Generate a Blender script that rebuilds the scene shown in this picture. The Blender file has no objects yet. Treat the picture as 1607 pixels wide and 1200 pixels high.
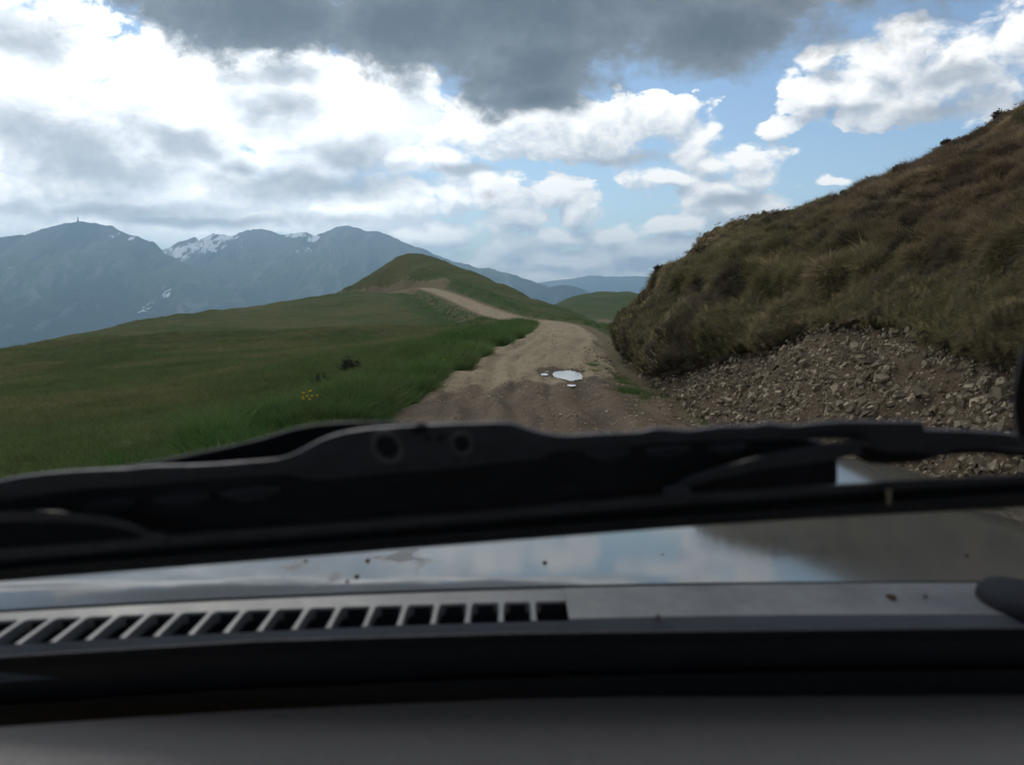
import bpy, math, random
import numpy as np
from mathutils import Vector, Matrix, Euler

random.seed(7)
RNG = np.random.default_rng(11)
SC = bpy.context.scene
COL = SC.collection

# ------------------------------------------------------------------ camera, light, exposure
EYE = 1.45                                   # eye height over the road, metres
FOC = 1480.0                                 # focal length in photo pixels (photo is 1607 x 1200)
PITCH = math.atan(150 / FOC)
cam = bpy.data.cameras.new('camera')
cam.sensor_width = 36.0
cam.lens = 36.0 * FOC / 1607.0
cam.clip_start = 0.02
cam.clip_end = 60000
cam.dof.use_dof = True
cam.dof.focus_distance = 30.0
cam.dof.aperture_fstop = 7.5
cam_o = bpy.data.objects.new('camera', cam)
cam_o.location = (0, 0, EYE)
cam_o.rotation_euler = (math.pi / 2 - PITCH, 0, 0)
COL.objects.link(cam_o)
SC.camera = cam_o

SUN_EL, SUN_AZ = math.radians(38), math.radians(-22)
SUN_DIR = Vector((math.sin(SUN_AZ) * math.cos(SUN_EL), math.cos(SUN_AZ) * math.cos(SUN_EL), math.sin(SUN_EL)))
sun = bpy.data.lights.new('sun', 'SUN')
sun.energy = 1.5
sun.angle = math.radians(20)
sun.color = (1.0, 0.95, 0.87)
sun_o = bpy.data.objects.new('sun', sun)
sun_o.rotation_euler = SUN_DIR.to_track_quat('Z', 'Y').to_euler()
COL.objects.link(sun_o)

SC.view_settings.view_transform = 'Standard'
SC.view_settings.look = 'None'
SC.view_settings.gamma = 1.0
SC.view_settings.use_curve_mapping = False
SC.view_settings.exposure = 0.1
SC.render.engine = 'CYCLES'
SC.cycles.use_denoising = True
SC.cycles.max_bounces = 6
SC.cycles.diffuse_bounces = 2
SC.cycles.glossy_bounces = 3
SC.cycles.transparent_max_bounces = 12
SC.cycles.caustics_reflective = False
SC.cycles.caustics_refractive = False


# ------------------------------------------------------------------ photo pixel -> place helpers (used to measure the place)
CP, SP = math.cos(PITCH), math.sin(PITCH)
def ray(px, py):
    a, b = (px - 803.5) / FOC, (py - 600.0) / FOC
    return np.array([a, CP - b * SP, -SP - b * CP])
def P(px, py, y):
    r = ray(px, py)
    return np.array([0, 0, EYE]) + r * (y / r[1])
def PZ(px, py, z):
    r = ray(px, py)
    return np.array([0, 0, EYE]) + r * ((z - EYE) / r[2])
def AE(px, py):
    r = ray(px, py); r = r / np.linalg.norm(r)
    return math.atan2(r[0], r[1]), math.asin(r[2])


# ------------------------------------------------------------------ numpy noise
_perm = np.random.default_rng(5).permutation(256)
_perm = np.concatenate([_perm, _perm, _perm])
_grad = np.random.default_rng(6).normal(size=(256, 3))
_grad /= np.linalg.norm(_grad, axis=1)[:, None]
def noise3(p):
    p = np.asarray(p, float)
    i = np.floor(p).astype(int); f = p - i
    i &= 255
    u = f * f * f * (f * (f * 6 - 15) + 10)
    out = 0
    for dx in (0, 1):
        for dy in (0, 1):
            for dz in (0, 1):
                h = _perm[_perm[_perm[(i[..., 0] + dx) & 255] + ((i[..., 1] + dy) & 255)] + ((i[..., 2] + dz) & 255)]
                g = _grad[h]
                d = f - np.array([dx, dy, dz])
                w = (u[..., 0] if dx else 1 - u[..., 0]) * (u[..., 1] if dy else 1 - u[..., 1]) * (u[..., 2] if dz else 1 - u[..., 2])
                out = out + w * (g * d).sum(-1)
    return out * 1.6
def fbm(p, oct=4, gain=0.5, lac=2.03):
    s, a, p = 0, 1.0, np.asarray(p, float)
    for k in range(oct):
        s = s + a * noise3(p + 17.3 * k); a *= gain; p = p * lac
    return s
def ridged(p, oct=5, gain=0.5):
    s, a, p = 0, 1.0, np.asarray(p, float)
    for k in range(oct):
        s = s + a * (1 - np.abs(noise3(p + 9.1 * k)) * 1.6); a *= gain; p = p * 2.07
    return s
def xyz(x, y, z=0.0):
    return np.stack(np.broadcast_arrays(x, y, z), -1).astype(float)
def sstep(a, b, x):
    t = np.clip((x - a) / (b - a), 0, 1)
    return t * t * (3 - 2 * t)


# ------------------------------------------------------------------ object helpers
def mesh_np(name, verts, faces, mat=None, parent=None, smooth=True, attrs=None, link=True):
    me = bpy.data.meshes.new(name)
    verts = np.asarray(verts, float).reshape(-1, 3)
    if isinstance(faces, np.ndarray):
        nf, k = faces.shape
        me.vertices.add(len(verts)); me.vertices.foreach_set('co', verts.ravel())
        me.loops.add(nf * k); me.loops.foreach_set('vertex_index', faces.astype(np.int32).ravel())
        me.polygons.add(nf); me.polygons.foreach_set('loop_start', np.arange(0, nf * k, k, dtype=np.int32))
        me.update(calc_edges=True)
    else:
        me.from_pydata(verts.tolist(), [], faces)
    if smooth:
        me.polygons.foreach_set('use_smooth', np.ones(len(me.polygons), bool))
    for k, v in (attrs or {}).items():
        v = np.asarray(v, float)
        if v.ndim == 2 and v.shape[1] == 3:
            a = me.attributes.new(k, 'FLOAT_VECTOR', 'POINT'); a.data.foreach_set('vector', v.ravel())
        else:
            a = me.attributes.new(k, 'FLOAT', 'POINT'); a.data.foreach_set('value', np.ascontiguousarray(v).ravel())
    if mat: me.materials.append(mat)
    me.update()
    if not link: return me
    o = bpy.data.objects.new(name, me)
    COL.objects.link(o)
    if parent is not None: o.parent = parent
    return o
def grid_faces(nu, nv):
    i = np.arange(nu - 1)[:, None] * nv + np.arange(nv - 1)[None, :]
    return np.stack([i, i + nv, i + nv + 1, i + 1], -1).reshape(-1, 4)
def empty(name, loc=(0, 0, 0)):
    o = bpy.data.objects.new(name, None); o.location = loc; o.empty_display_size = 0.2
    COL.objects.link(o); return o
def tag(o, label=None, cat=None, group=None, kind=None):
    if label: o['label'] = label
    if cat: o['category'] = cat
    if group: o['group'] = group
    if kind: o['kind'] = kind
    return o


# ------------------------------------------------------------------ node helpers
class N:
    def __init__(s, tree): s.t = tree; s.n = tree.nodes; s.l = tree.links
    def new(s, typ, **kw):
        n = s.n.new(typ)
        for k, v in kw.items(): setattr(n, k, v)
        return n
    def put(s, sock, v):
        if v is None: return
        if isinstance(v, bpy.types.NodeSocket): s.l.new(v, sock)
        else: sock.default_value = v
    def m(s, op, a, b=None, c=None, clamp=False):
        n = s.new('ShaderNodeMath', operation=op, use_clamp=clamp)
        for i, v in enumerate((a, b, c)): s.put(n.inputs[i], v)
        return n.outputs[0]
    def v(s, op, a, b=None, c=None):
        n = s.new('ShaderNodeVectorMath', operation=op)
        s.put(n.inputs[0], a)
        if b is not None: s.put(n.inputs['Scale'] if op == 'SCALE' else n.inputs[1], b)
        if c is not None: s.put(n.inputs[2], c)
        return n.outputs['Value'] if op in ('LENGTH', 'DOT_PRODUCT', 'DISTANCE') else n.outputs[0]
    def mix(s, f, a, b, blend='MIX'):
        n = s.new('ShaderNodeMix', data_type='RGBA', blend_type=blend)
        s.put(n.inputs['Factor'], f)
        for k, v in ((6, a), (7, b)):
            s.put(n.inputs[k], v if isinstance(v, bpy.types.NodeSocket) else (*v, 1.0) if len(v) == 3 else v)
        return n.outputs[2]
    def ramp(s, x, a, b, lo=0.0, hi=1.0):
        n = s.new('ShaderNodeMapRange', interpolation_type='SMOOTHSTEP')
        s.put(n.inputs[0], x); s.put(n.inputs[1], a); s.put(n.inputs[2], b); n.inputs[3].default_value = lo; n.inputs[4].default_value = hi
        return n.outputs[0]
    def noise(s, vec, scale, detail=4, rough=0.5, dist=0.0, col=False, dim='3D'):
        n = s.new('ShaderNodeTexNoise', noise_dimensions=dim)
        if vec is not None: s.put(n.inputs['Vector'], vec)
        n.inputs['Scale'].default_value = scale; n.inputs['Detail'].default_value = detail
        n.inputs['Roughness'].default_value = rough; n.inputs['Distortion'].default_value = dist
        return n.outputs['Color' if col else 0]
    def attr(s, name, typ='GEOMETRY', out='Fac'):
        n = s.new('ShaderNodeAttribute', attribute_type=typ); n.attribute_name = name
        return n.outputs[out]
    def obj(s): return s.new('ShaderNodeTexCoord').outputs['Object']

def material(name, fn, rough=0.9, spec=0.2, disp=None):
    m = bpy.data.materials.new(name); m.use_nodes = True
    k = N(m.node_tree); k.n.clear()
    out = k.new('ShaderNodeOutputMaterial'); b = k.new('ShaderNodeBsdfPrincipled')
    b.inputs['Roughness'].default_value = rough; b.inputs['Specular IOR Level'].default_value = spec
    k.l.new(b.outputs[0], out.inputs[0])
    fn(k, b, out)
    return m
def plain(name, c, rough=0.6, spec=0.4, bump=0.0, bscale=200, var=0.12):
    def fn(k, b, out):
        o = k.obj()
        f = k.noise(o, bscale * 0.2, 5, 0.6)
        k.put(b.inputs['Base Color'], k.mix(f, tuple(v * (1 - var * 2) for v in c), tuple(v * (1 + var * 2) for v in c)))
        k.put(b.inputs['Roughness'], k.m('ADD', k.m('MULTIPLY', k.noise(o, bscale * 0.35, 4), 0.3), rough - 0.15))
        if bump:
            bn = k.new('ShaderNodeBump'); bn.inputs['Strength'].default_value = bump; bn.inputs['Distance'].default_value = 0.002
            k.put(bn.inputs['Height'], k.noise(o, bscale, 4)); k.l.new(bn.outputs[0], b.inputs['Normal'])
    return material(name, fn, rough, spec)

# ------------------------------------------------------------------ sky: Nishita air with cumulus and a dark cloud sheet
WHITE = [(60,130,110,80),(350,150,230,85),(250,230,210,110),(480,190,170,100),(60,200,150,110),(80,300,200,60),(330,300,240,60),(95,75,60,50),(190,95,60,28),
         (575,190,85,60),(560,335,110,36),(120,340,260,40),(420,345,170,22),(40,60,110,70),(640,150,60,35),
         (760,205,125,50),(900,200,140,55),(1035,180,80,36),(690,245,70,30),(628,245,28,26),
         (650,328,62,40),(705,312,58,42),(772,306,60,46),(800,338,72,36),(868,303,60,38),(905,325,48,34),(845,372,84,34),(800,388,70,22),(680,372,100,28),(965,368,46,20),
         (1100,238,38,46),(1125,262,54,32),(1185,258,58,34),(1055,284,90,24),(1190,280,56,40),(1130,308,110,42),(1226,325,34,26),(1060,355,60,14),(1140,330,70,30),
         (1430,75,68,46),(1380,115,85,45),(1520,110,110,62),(1595,75,70,60),(1265,150,44,36),(1215,195,40,16),(1285,95,28,22),(1430,165,95,28),(1340,150,80,36),
         (1318,289,28,7),(880,436,460,18),(1000,395,160,22),(860,408,200,24),(1060,5,300,40)]
GREY = [(90,260,200,95),(20,215,110,70),(30,55,78,38),(295,228,70,36),(470,293,210,32),(150,330,250,22),(440,172,80,44),(545,245,90,44),(455,125,110,26),(640,135,60,36),(370,265,60,22),(960,246,120,12),(720,265,60,9),(300,345,260,12),
        (1160,322,70,16),(1480,168,110,16),(1330,168,60,12),(1500,120,60,14)]
DARK = [(420,20,250,75),(650,35,300,100),(850,95,180,88),(850,10,420,120),(1110,50,180,80),(900,-120,800,200),(850,150,90,40),(300,-60,260,95),(1150,-80,230,110)]

def build_sky():
    w = bpy.data.worlds.new('World'); SC.world = w; w.use_nodes = True
    w.cycles.sampling_method = 'MANUAL'; w.cycles.sample_map_resolution = 512
    # relief of the clouds: evaluated twice, the second time shifted towards the sun, so that sides facing it brighten
    g = bpy.data.node_groups.new('cloud_relief', 'ShaderNodeTree')
    g.interface.new_socket('D', in_out='INPUT', socket_type='NodeSocketVector')
    for nm in ('relief', 'fine'): g.interface.new_socket(nm, in_out='OUTPUT', socket_type='NodeSocketFloat')
    k = N(g); gi = k.new('NodeGroupInput'); go = k.new('NodeGroupOutput')
    ds = gi.outputs[0]
    f = k.noise(ds, 20, 8, 0.6, dim='2D')
    vor = k.new('ShaderNodeTexVoronoi', feature='SMOOTH_F1', voronoi_dimensions='2D'); vor.inputs['Scale'].default_value = 38; vor.inputs['Smoothness'].default_value = 0.4
    vor.inputs['Detail'].default_value = 2; vor.inputs['Roughness'].default_value = 0.5; vor.inputs['Lacunarity'].default_value = 2.3
    vor.normalize = True
    k.l.new(ds, vor.inputs['Vector'])
    rel = k.m('ADD', k.m('MULTIPLY', k.m('SUBTRACT', f, 0.5), 1.6), k.m('MULTIPLY', k.m('SUBTRACT', 0.33, vor.outputs['Distance']), 1.1))
    k.l.new(rel, go.inputs[0]); k.l.new(f, go.inputs[1])

    k = N(w.node_tree); k.n.clear()
    out = k.new('ShaderNodeOutputWorld'); bg = k.new('ShaderNodeBackground'); k.l.new(bg.outputs[0], out.inputs[0])
    sky = k.new('ShaderNodeTexSky'); sky.sky_type = 'NISHITA'; sky.sun_disc = False
    sky.sun_elevation = SUN_EL; sky.sun_rotation = SUN_AZ; sky.altitude = 1800; sky.air_density = 1.0; sky.dust_density = 0.3; sky.ozone_density = 1.6
    d = k.v('NORMALIZE', k.new('ShaderNodeTexCoord').outputs['Generated'])
    sx = k.new('ShaderNodeSeparateXYZ'); k.l.new(d, sx.inputs[0])
    u = k.m('ARCTAN2', sx.outputs[0], sx.outputs[1]); v = k.m('ARCSINE', sx.outputs[2])
    cx = k.new('ShaderNodeCombineXYZ'); k.l.new(u, cx.inputs[0]); k.l.new(v, cx.inputs[1])
    ds = k.v('MULTIPLY', cx.outputs[0], (1, 1.5, 0))
    wn = k.v('SUBTRACT', k.noise(ds, 9, 3, 0.55, col=True, dim='2D'), (0.5, 0.5, 0.5))
    p = k.v('ADD', cx.outputs[0], k.v('MULTIPLY', wn, (0.055, 0.03, 0)))
    f2 = k.noise(ds, 4.5, 4, 0.55, dim='2D')
    wd = k.v('ADD', ds, k.v('SCALE', wn, 0.03))
    a = k.new('ShaderNodeGroup'); a.node_tree = g; k.l.new(wd, a.inputs[0])
    b = k.new('ShaderNodeGroup'); b.node_tree = g; k.l.new(k.v('ADD', wd, (-0.012, 0.022, 0.0)), b.inputs[0])
    R, f = a.outputs; R2, fb = b.outputs
    def chain(blobs, sm, p=p):
        acc = None
        for (px, py, rx, ry) in blobs:
            az, el = AE(px, py)
            q = k.v('MULTIPLY_ADD', p, (FOC / rx, FOC / ry, 0), (-az * FOC / rx, -el * FOC / ry, 0))
            q = k.v('LENGTH', q)
            acc = q if acc is None else k.m('SMOOTH_MIN', acc, q, sm)
        return k.m('SUBTRACT', 1.0, acc)
    # away from the photographed part of the sky: scattered unseen cloud of the same sort, cover raised to brighten the haze
    away = k.m('MAXIMUM', k.ramp(k.m('ABSOLUTE', u), 0.56, 0.75), k.ramp(v, 0.42, 0.55))
    out_mask = k.m('MULTIPLY', k.m('SUBTRACT', 1.0, away), 6.0)
    wb = k.m('SUBTRACT', k.m('MULTIPLY', k.m('SUBTRACT', f2, 0.45), 5.0), out_mask)
    Wc = k.m('MAXIMUM', chain(WHITE, 0.12), wb)
    gb = k.m('SUBTRACT', k.m('MULTIPLY', k.m('SUBTRACT', f2, 0.56), 5.0), out_mask)
    G = k.m('MAXIMUM', k.m('ADD', chain(GREY, 0.2), k.m('ADD', k.m('MULTIPLY', k.m('SUBTRACT', f, 0.5), 1.3), k.m('MULTIPLY', k.m('SUBTRACT', f2, 0.5), 1.2))), gb)
    K = k.m('ADD', chain(DARK, 0.25), k.m('ADD', k.m('MULTIPLY', k.m('SUBTRACT', f, 0.5), 1.0), k.m('MULTIPLY', k.m('SUBTRACT', f2, 0.5), 0.6)))
    glow = k.ramp(k.v('DOT_PRODUCT', d, (-0.335, 0.905, 0.255)), 0.905, 0.995)      # the sun behind the cloud
    side = k.m('SUBTRACT', R, R2)
    W = k.m('ADD', k.m('ADD', Wc, R), k.m('MULTIPLY', glow, 0.28))
    body = k.m('SUBTRACT', Wc, k.m('MAXIMUM', chain(WHITE, 0.12, k.v('ADD', p, (-0.006, 0.014, 0))), wb))
    lit = k.m('ADD', 0.56, k.m('ADD', k.m('MULTIPLY', side, 0.75), k.m('MULTIPLY', body, 1.0)), clamp=True)
    lit = k.m('MAXIMUM', lit, k.m('MULTIPLY', glow, 0.58))
    white = k.mix(lit, (4.9, 5.5, 6.3), (12.4, 12.2, 11.8))
    white = k.v('SCALE', white, k.m('ADD', 1.0, k.m('MULTIPLY', glow, 0.58)))
    c = k.v('MULTIPLY', sky.outputs[0], (1.02, 1.02, 1.0))
    soft = k.m('ADD', 0.20, k.m('MULTIPLY', k.ramp(f2, 0.40, 0.62), 0.5))
    c = k.mix(k.ramp(k.m('DIVIDE', k.m('ADD', W, 0.04), soft), 0.0, 1.0), c, white)
    grey = k.mix(k.ramp(side, -1.0, 0.9), (3.3, 3.75, 4.35), (5.4, 5.8, 6.3))
    c = k.mix(k.m('MULTIPLY', k.ramp(G, -0.3, 0.95), 0.92), c, grey)
    dk = k.mix(k.ramp(k.m('SUBTRACT', K, k.m('MULTIPLY', side, 0.22)), 0.1, 0.95), (2.15, 2.4, 2.7), (0.95, 1.12, 1.35))
    c = k.mix(k.ramp(K, -0.08, 0.42), c, dk)
    k.l.new(c, bg.inputs['Color'])
    bg.inputs['Strength'].default_value = 0.1
build_sky()
# ------------------------------------------------------------------ the lie of the land: thin-plate surface through measured points
ROAD = np.array([(0.20, -14, 0.0), (0.20, -4, 0.0), (0.20, 3, 0.0), P(845, 665, 9.7), P(836, 600, 14.3), P(836, 565, 18.7), P(858, 549, 21.6), P(872, 535, 25.4), P(876, 524, 34),
                 P(875, 512, 50), P(852, 506, 60), P(802, 500, 72), P(762, 487, 90), P(722, 470, 112), P(691, 458, 135), P(668, 451, 152),
                 P(640, 456, 163), P(590, 467, 171), P(525, 473, 178), P(490, 476, 184)])
ROAD[3:8, 2] = 0.0
def polyline(p, step):
    seg = np.linalg.norm(np.diff(p[:, :2], axis=0), axis=1); t = np.concatenate([[0], np.cumsum(seg)])
    tt = np.arange(0, t[-1], step)
    q = np.stack([np.interp(tt, t, p[:, i]) for i in range(3)], -1)
    for _ in range(3):                                            # round the corners
        r = max(1, int(1.6 / step)); ker = np.ones(2 * r + 1) / (2 * r + 1)
        q = np.stack([np.convolve(np.pad(q[:, i], r, mode='edge'), ker, 'valid') for i in range(3)], -1)
    return q
ROADL = polyline(ROAD, 0.4)
RT = np.gradient(ROADL[:, :2], axis=0); RT /= np.linalg.norm(RT, axis=1)[:, None]
RN = np.stack([RT[:, 1], -RT[:, 0]], -1)                           # to the right of travel
ctrl = []
for i in range(0, len(ROADL), 12):
    for o in (-1.7, 1.7):
        ctrl.append((*(ROADL[i, :2] + RN[i] * o), ROADL[i, 2]))
LAND = [P(0, 552, 70), P(50, 541, 77), P(100, 530, 85), P(200, 510, 100), P(280, 497, 115), P(340, 488, 128), P(400, 481, 140), P(455, 478, 152), P(500, 475, 165),
        P(0, 742, 9), P(120, 725, 9.3), P(200, 700, 10), P(100, 640, 18), P(0, 600, 36), P(300, 600, 22), P(450, 560, 34), P(600, 520, 62), P(640, 500, 88), P(400, 520, 80), P(200, 560, 50), P(560, 490, 125),
        P(400, 640, 15.5), P(560, 545, 38), P(700, 525, 52), P(760, 518, 58),
        (-3.6, 3, -0.2), (-4, -8, -0.2), (-14, 3, -0.9), (-30, 8, -2.1), (-45, 30, -4.2), (-14, -12, -0.9), (-47, -10, -4.2),
        P(650, 399, 188), P(625, 404, 188), P(672, 402, 187), P(600, 419, 187), P(575, 438, 186), P(555, 450, 185), P(530, 467, 183),
        P(700, 411, 180), P(740, 428, 168), P(800, 451, 150), P(850, 470, 130), P(900, 490, 105), P(945, 514, 78), P(660, 425, 172), P(640, 440, 170), P(590, 445, 178), P(720, 440, 155), P(770, 465, 130), P(820, 485, 108), P(880, 503, 82),
        (4, 5, 0.0), (4, 15, 0.0), (5, 26, 0.0), (9, 40, -1.0), (20, 60, -3.0), (12, -8, 0.0), (30, 30, -0.5), (30, 0, 0.0), (13, 98, -5.0), (9, 112, -3.6), (16, 150, -9.0), (20, 185, -14), (7, 150, -3.4), (2, 170, -1.0), (-6, 186, 1.5), (10, 178, -8), (-14, 194, 5.0), (-34, 190, -3.5), (-44, 186, -5.5),
        (-46, 160, -4.5), (-50, 140, -5.0), (-52, 110, -6.0), (-52, 85, -7.0), (-48, 66, -5.6)]
ctrl = np.array(ctrl + [tuple(map(float, q)) for q in LAND])
def tps_fit(c, lam=0.02):
    n = len(c); d2 = ((c[:, None, :2] - c[None, :, :2]) ** 2).sum(-1)
    K = 0.5 * d2 * np.log(d2 + 1e-9); A = np.zeros((n + 3, n + 3))
    A[:n, :n] = K + lam * np.eye(n); A[:n, n:] = np.c_[np.ones(n), c[:, :2]]; A[n:, :n] = A[:n, n:].T
    return np.linalg.solve(A, np.r_[c[:, 2], 0, 0, 0])
TW = tps_fit(ctrl)
XR, YR = (-50.0, 22.0), (-14.0, 192.0)
def land0(x, y):
    x, y = np.asarray(x, float), np.asarray(y, float)
    sh = x.shape; x = x.ravel(); y = y.ravel()
    xc, yc = np.clip(x, *XR), np.clip(y, *YR); z = np.empty(len(x))
    for i in range(0, len(x), 20000):
        a, b = xc[i:i + 20000, None] - ctrl[:, 0], yc[i:i + 20000, None] - ctrl[:, 1]
        d2 = a * a + b * b
        z[i:i + 20000] = 0.5 * (d2 * np.log(d2 + 1e-9)) @ TW[:-3] + TW[-3] + xc[i:i + 20000] * TW[-2] + yc[i:i + 20000] * TW[-1]
    d = np.hypot(x - xc, np.maximum(y - yc, 0) + 0.25 * np.maximum(yc - y, 0))
    z -= 0.35 * d + 0.004 * np.minimum(d, 60) ** 2
    return z.reshape(sh)
def road_dist(x, y):
    """distance to the road's centre line, signed (+ right of travel), and the index of the nearest point"""
    x = np.ravel(x); y = np.ravel(y); d = np.full(len(x), 1e9); s = np.zeros(len(x)); ix = np.zeros(len(x), int)
    for i in range(0, len(x), 8000):
        a = x[i:i + 8000, None] - ROADL[:, 0]; b = y[i:i + 8000, None] - ROADL[:, 1]
        q = a * a + b * b; j = q.argmin(1); r = np.arange(len(j))
        ix[i:i + 8000] = j; d[i:i + 8000] = np.sqrt(q[r, j])
        s[i:i + 8000] = a[r, j] * RN[j, 0] + b[r, j] * RN[j, 1]
    return d, s, ix
def land(x, y, detail=True):
    x, y = np.asarray(x, float), np.asarray(y, float); sh = x.shape
    z = land0(x, y).ravel(); d, s, ix = road_dist(x, y)
    p = xyz(x, y).reshape(-1, 3)
    n = fbm(p * 0.35, 3)
    far = sstep(45, 90, p[:, 1])
    # the road is benched into the knoll: a cut bank on its upper (right) side, a drop on the lower one
    w = 1.75 + 0.25 * n
    z += 0.9 * far * sstep(w, w + 1.3, s) * (1 - sstep(3.5, 11, d)) * (s > 0) * sstep(100, 112, ROADL[ix, 1])
    z += 0.35 * far * sstep(w, w + 0.8, s) * (1 - sstep(2.2, 5, d)) * (s > 0)
    z -= 0.9 * far * sstep(w, w + 1.6, -s) * (1 - sstep(4, 12, d)) * (s < 0)
    if detail:
        open_ = sstep(1.7, 3.0, d)
        z += open_ * (0.05 * fbm(p * 0.9, 4) + 0.30 * fbm(p * 0.10 + 5, 3) * sstep(8, 50, p[:, 1]) * sstep(3, 12, d))
        z += open_ * far * 0.16 * fbm(p * 0.5, 4) * (1 + 1.6 * (1 - sstep(3, 9, d)))
    return z.reshape(sh)
def hit(px, py, y0=2.0, y1=230.0):
    """where the line of sight through a photo pixel meets the land"""
    r = ray(px, py); ys = np.geomspace(y0, y1, 1500); q = np.array([0, 0, EYE]) + r * (ys / r[1])[:, None]
    z = land(q[:, 0], q[:, 1], False); i = np.argmax(q[:, 2] < z)
    return q[i] if i else q[-1]

def axis_steps(lo, hi, fine, grow, c=0.0, mn=0.2):
    out = [c]; v = c
    while v < hi: v += max(mn, fine * 1.0 + grow * max(0, v - c)); out.append(v)
    neg = []; v = c
    while v > lo: v -= max(mn, fine * 1.0 + grow * max(0, c - v)); neg.append(v)
    return np.array(neg[::-1] + out)

GRASS_COL = dict(green=(0.050, 0.071, 0.021), olive=(0.084, 0.086, 0.033), dry=(0.125, 0.110, 0.052))
def ground_mat(k, b, out):
    o = k.obj()
    n1 = k.noise(o, 0.10, 4, 0.6); n2 = k.noise(o, 0.9, 5, 0.65); n3 = k.noise(o, 7, 6, 0.7); n4 = k.noise(o, 40, 3, 0.7)
    c = k.mix(k.ramp(n1, 0.38, 0.62), GRASS_COL['green'], GRASS_COL['olive'])
    c = k.mix(k.m('MULTIPLY', k.ramp(n2, 0.45, 0.75), 0.55), c, GRASS_COL['dry'])
    c = k.mix(k.m('MULTIPLY', k.ramp(n3, 0.4, 0.7), 0.5), c, (0.028, 0.034, 0.014))
    c = k.mix(k.m('MULTIPLY', k.ramp(n4, 0.5, 0.75), 0.35), c, (0.12, 0.11, 0.055))
    lush = k.attr('lush')
    c = k.mix(k.m('MULTIPLY', lush, k.ramp(n2, 0.3, 0.6, 0.5, 1.0)), c, (0.026, 0.062, 0.014))
    bare = k.ramp(k.m('ADD', k.attr('bare'), k.m('MULTIPLY', k.m('SUBTRACT', k.noise(o, 1.6, 6, 0.7), 0.5), 1.1)), 0.42, 0.62)
    soil = k.mix(k.noise(o, 3, 6, 0.7), (0.10, 0.075, 0.045), (0.22, 0.175, 0.115))
    c = k.mix(k.m('MULTIPLY', bare, 0.85), c, soil)
    k.put(b.inputs['Base Color'], c)
    bn = k.new('ShaderNodeBump'); bn.inputs['Strength'].default_value = 1.0; bn.inputs['Distance'].default_value = 0.12
    k.put(bn.inputs['Height'], k.m('ADD', n3, k.m('MULTIPLY', n4, 0.35))); k.l.new(bn.outputs[0], b.inputs['Normal'])
M_ground = material('meadow_turf', ground_mat, 1.0, 0.05)

PATCH = [(hit(370, 683), 0.28), (hit(530, 622), 0.35), (hit(455, 640), 0.25)]        # bare spots in the verge
TRACK = [hit(px, py) for px, py in ((-60, 592), (0, 586), (100, 571), (200, 553), (290, 532), (350, 512))]
def bare_lush(x, y):
    d, s, ix = road_dist(x, y); x, y = np.ravel(x), np.ravel(y)
    yy = ROADL[ix, 1]
    far = sstep(40, 75, y)
    bare = (1 - sstep(1.3, 2.3, d)) * 0.9
    bare = np.maximum(bare, far * np.where(s > 0, (1 - sstep(2.0, 4.0, d)) * 0.42, (1 - sstep(2.0, 7.5, d)) * 0.50))
    bare = np.maximum(bare, 0.80 * sstep(135, 150, yy) * (1 - sstep(2.0, 5.5, d)))
    for a, c in zip(TRACK[:-1], TRACK[1:]):
        t = np.clip(((x - a[0]) * (c[0] - a[0]) + (y - a[1]) * (c[1] - a[1])) / ((c[0] - a[0]) ** 2 + (c[1] - a[1]) ** 2), 0, 1)
        bare = np.maximum(bare, 0.36 * (1 - sstep(0.5, 1.8, np.hypot(x - a[0] - t * (c[0] - a[0]), y - a[1] - t * (c[1] - a[1])))))
    for q, r in PATCH: bare = np.maximum(bare, 1 - sstep(r * 0.6, r * 1.6, np.hypot(x - q[0], (y - q[1]) * 0.6)))
    lush = (1 - sstep(1.6, 2.6, np.abs(s + 1.45 + 0.9))) * (1 - sstep(55, 80, y)) * (s < 0)
    lush = np.maximum(lush, 0.75 * (1 - sstep(1.5, 4.0, np.abs(d - 3.2))) * sstep(60, 90, y) * (1 - sstep(130, 170, y)))
    lush = np.maximum(lush, 0.5 * sstep(0.1, 0.5, fbm(xyz(x, y) * 0.06 + 3, 3)))
    return bare, lush

def build_ground():
    xs = axis_steps(-1400, 1400, 0.22, 0.016, -1.0, 0.22); ys = axis_steps(-1400, 1500, 0.2, 0.010, 8.0, 0.2)
    X, Y = np.meshgrid(xs, ys, indexing='ij')
    Z = land(X, Y)
    d, s, ix = road_dist(X, Y)
    Z = Z - (0.16 * (1 - sstep(0.95, 1.6, d))).reshape(Z.shape)      # bed under the road
    Z = np.maximum(Z, -352)
    bare, lush = bare_lush(X, Y)
    return tag(mesh_np('ground', xyz(X, Y, Z), grid_faces(len(xs), len(ys)), M_ground, attrs=dict(bare=bare, lush=lush)), kind='structure')
build_ground()

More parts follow.
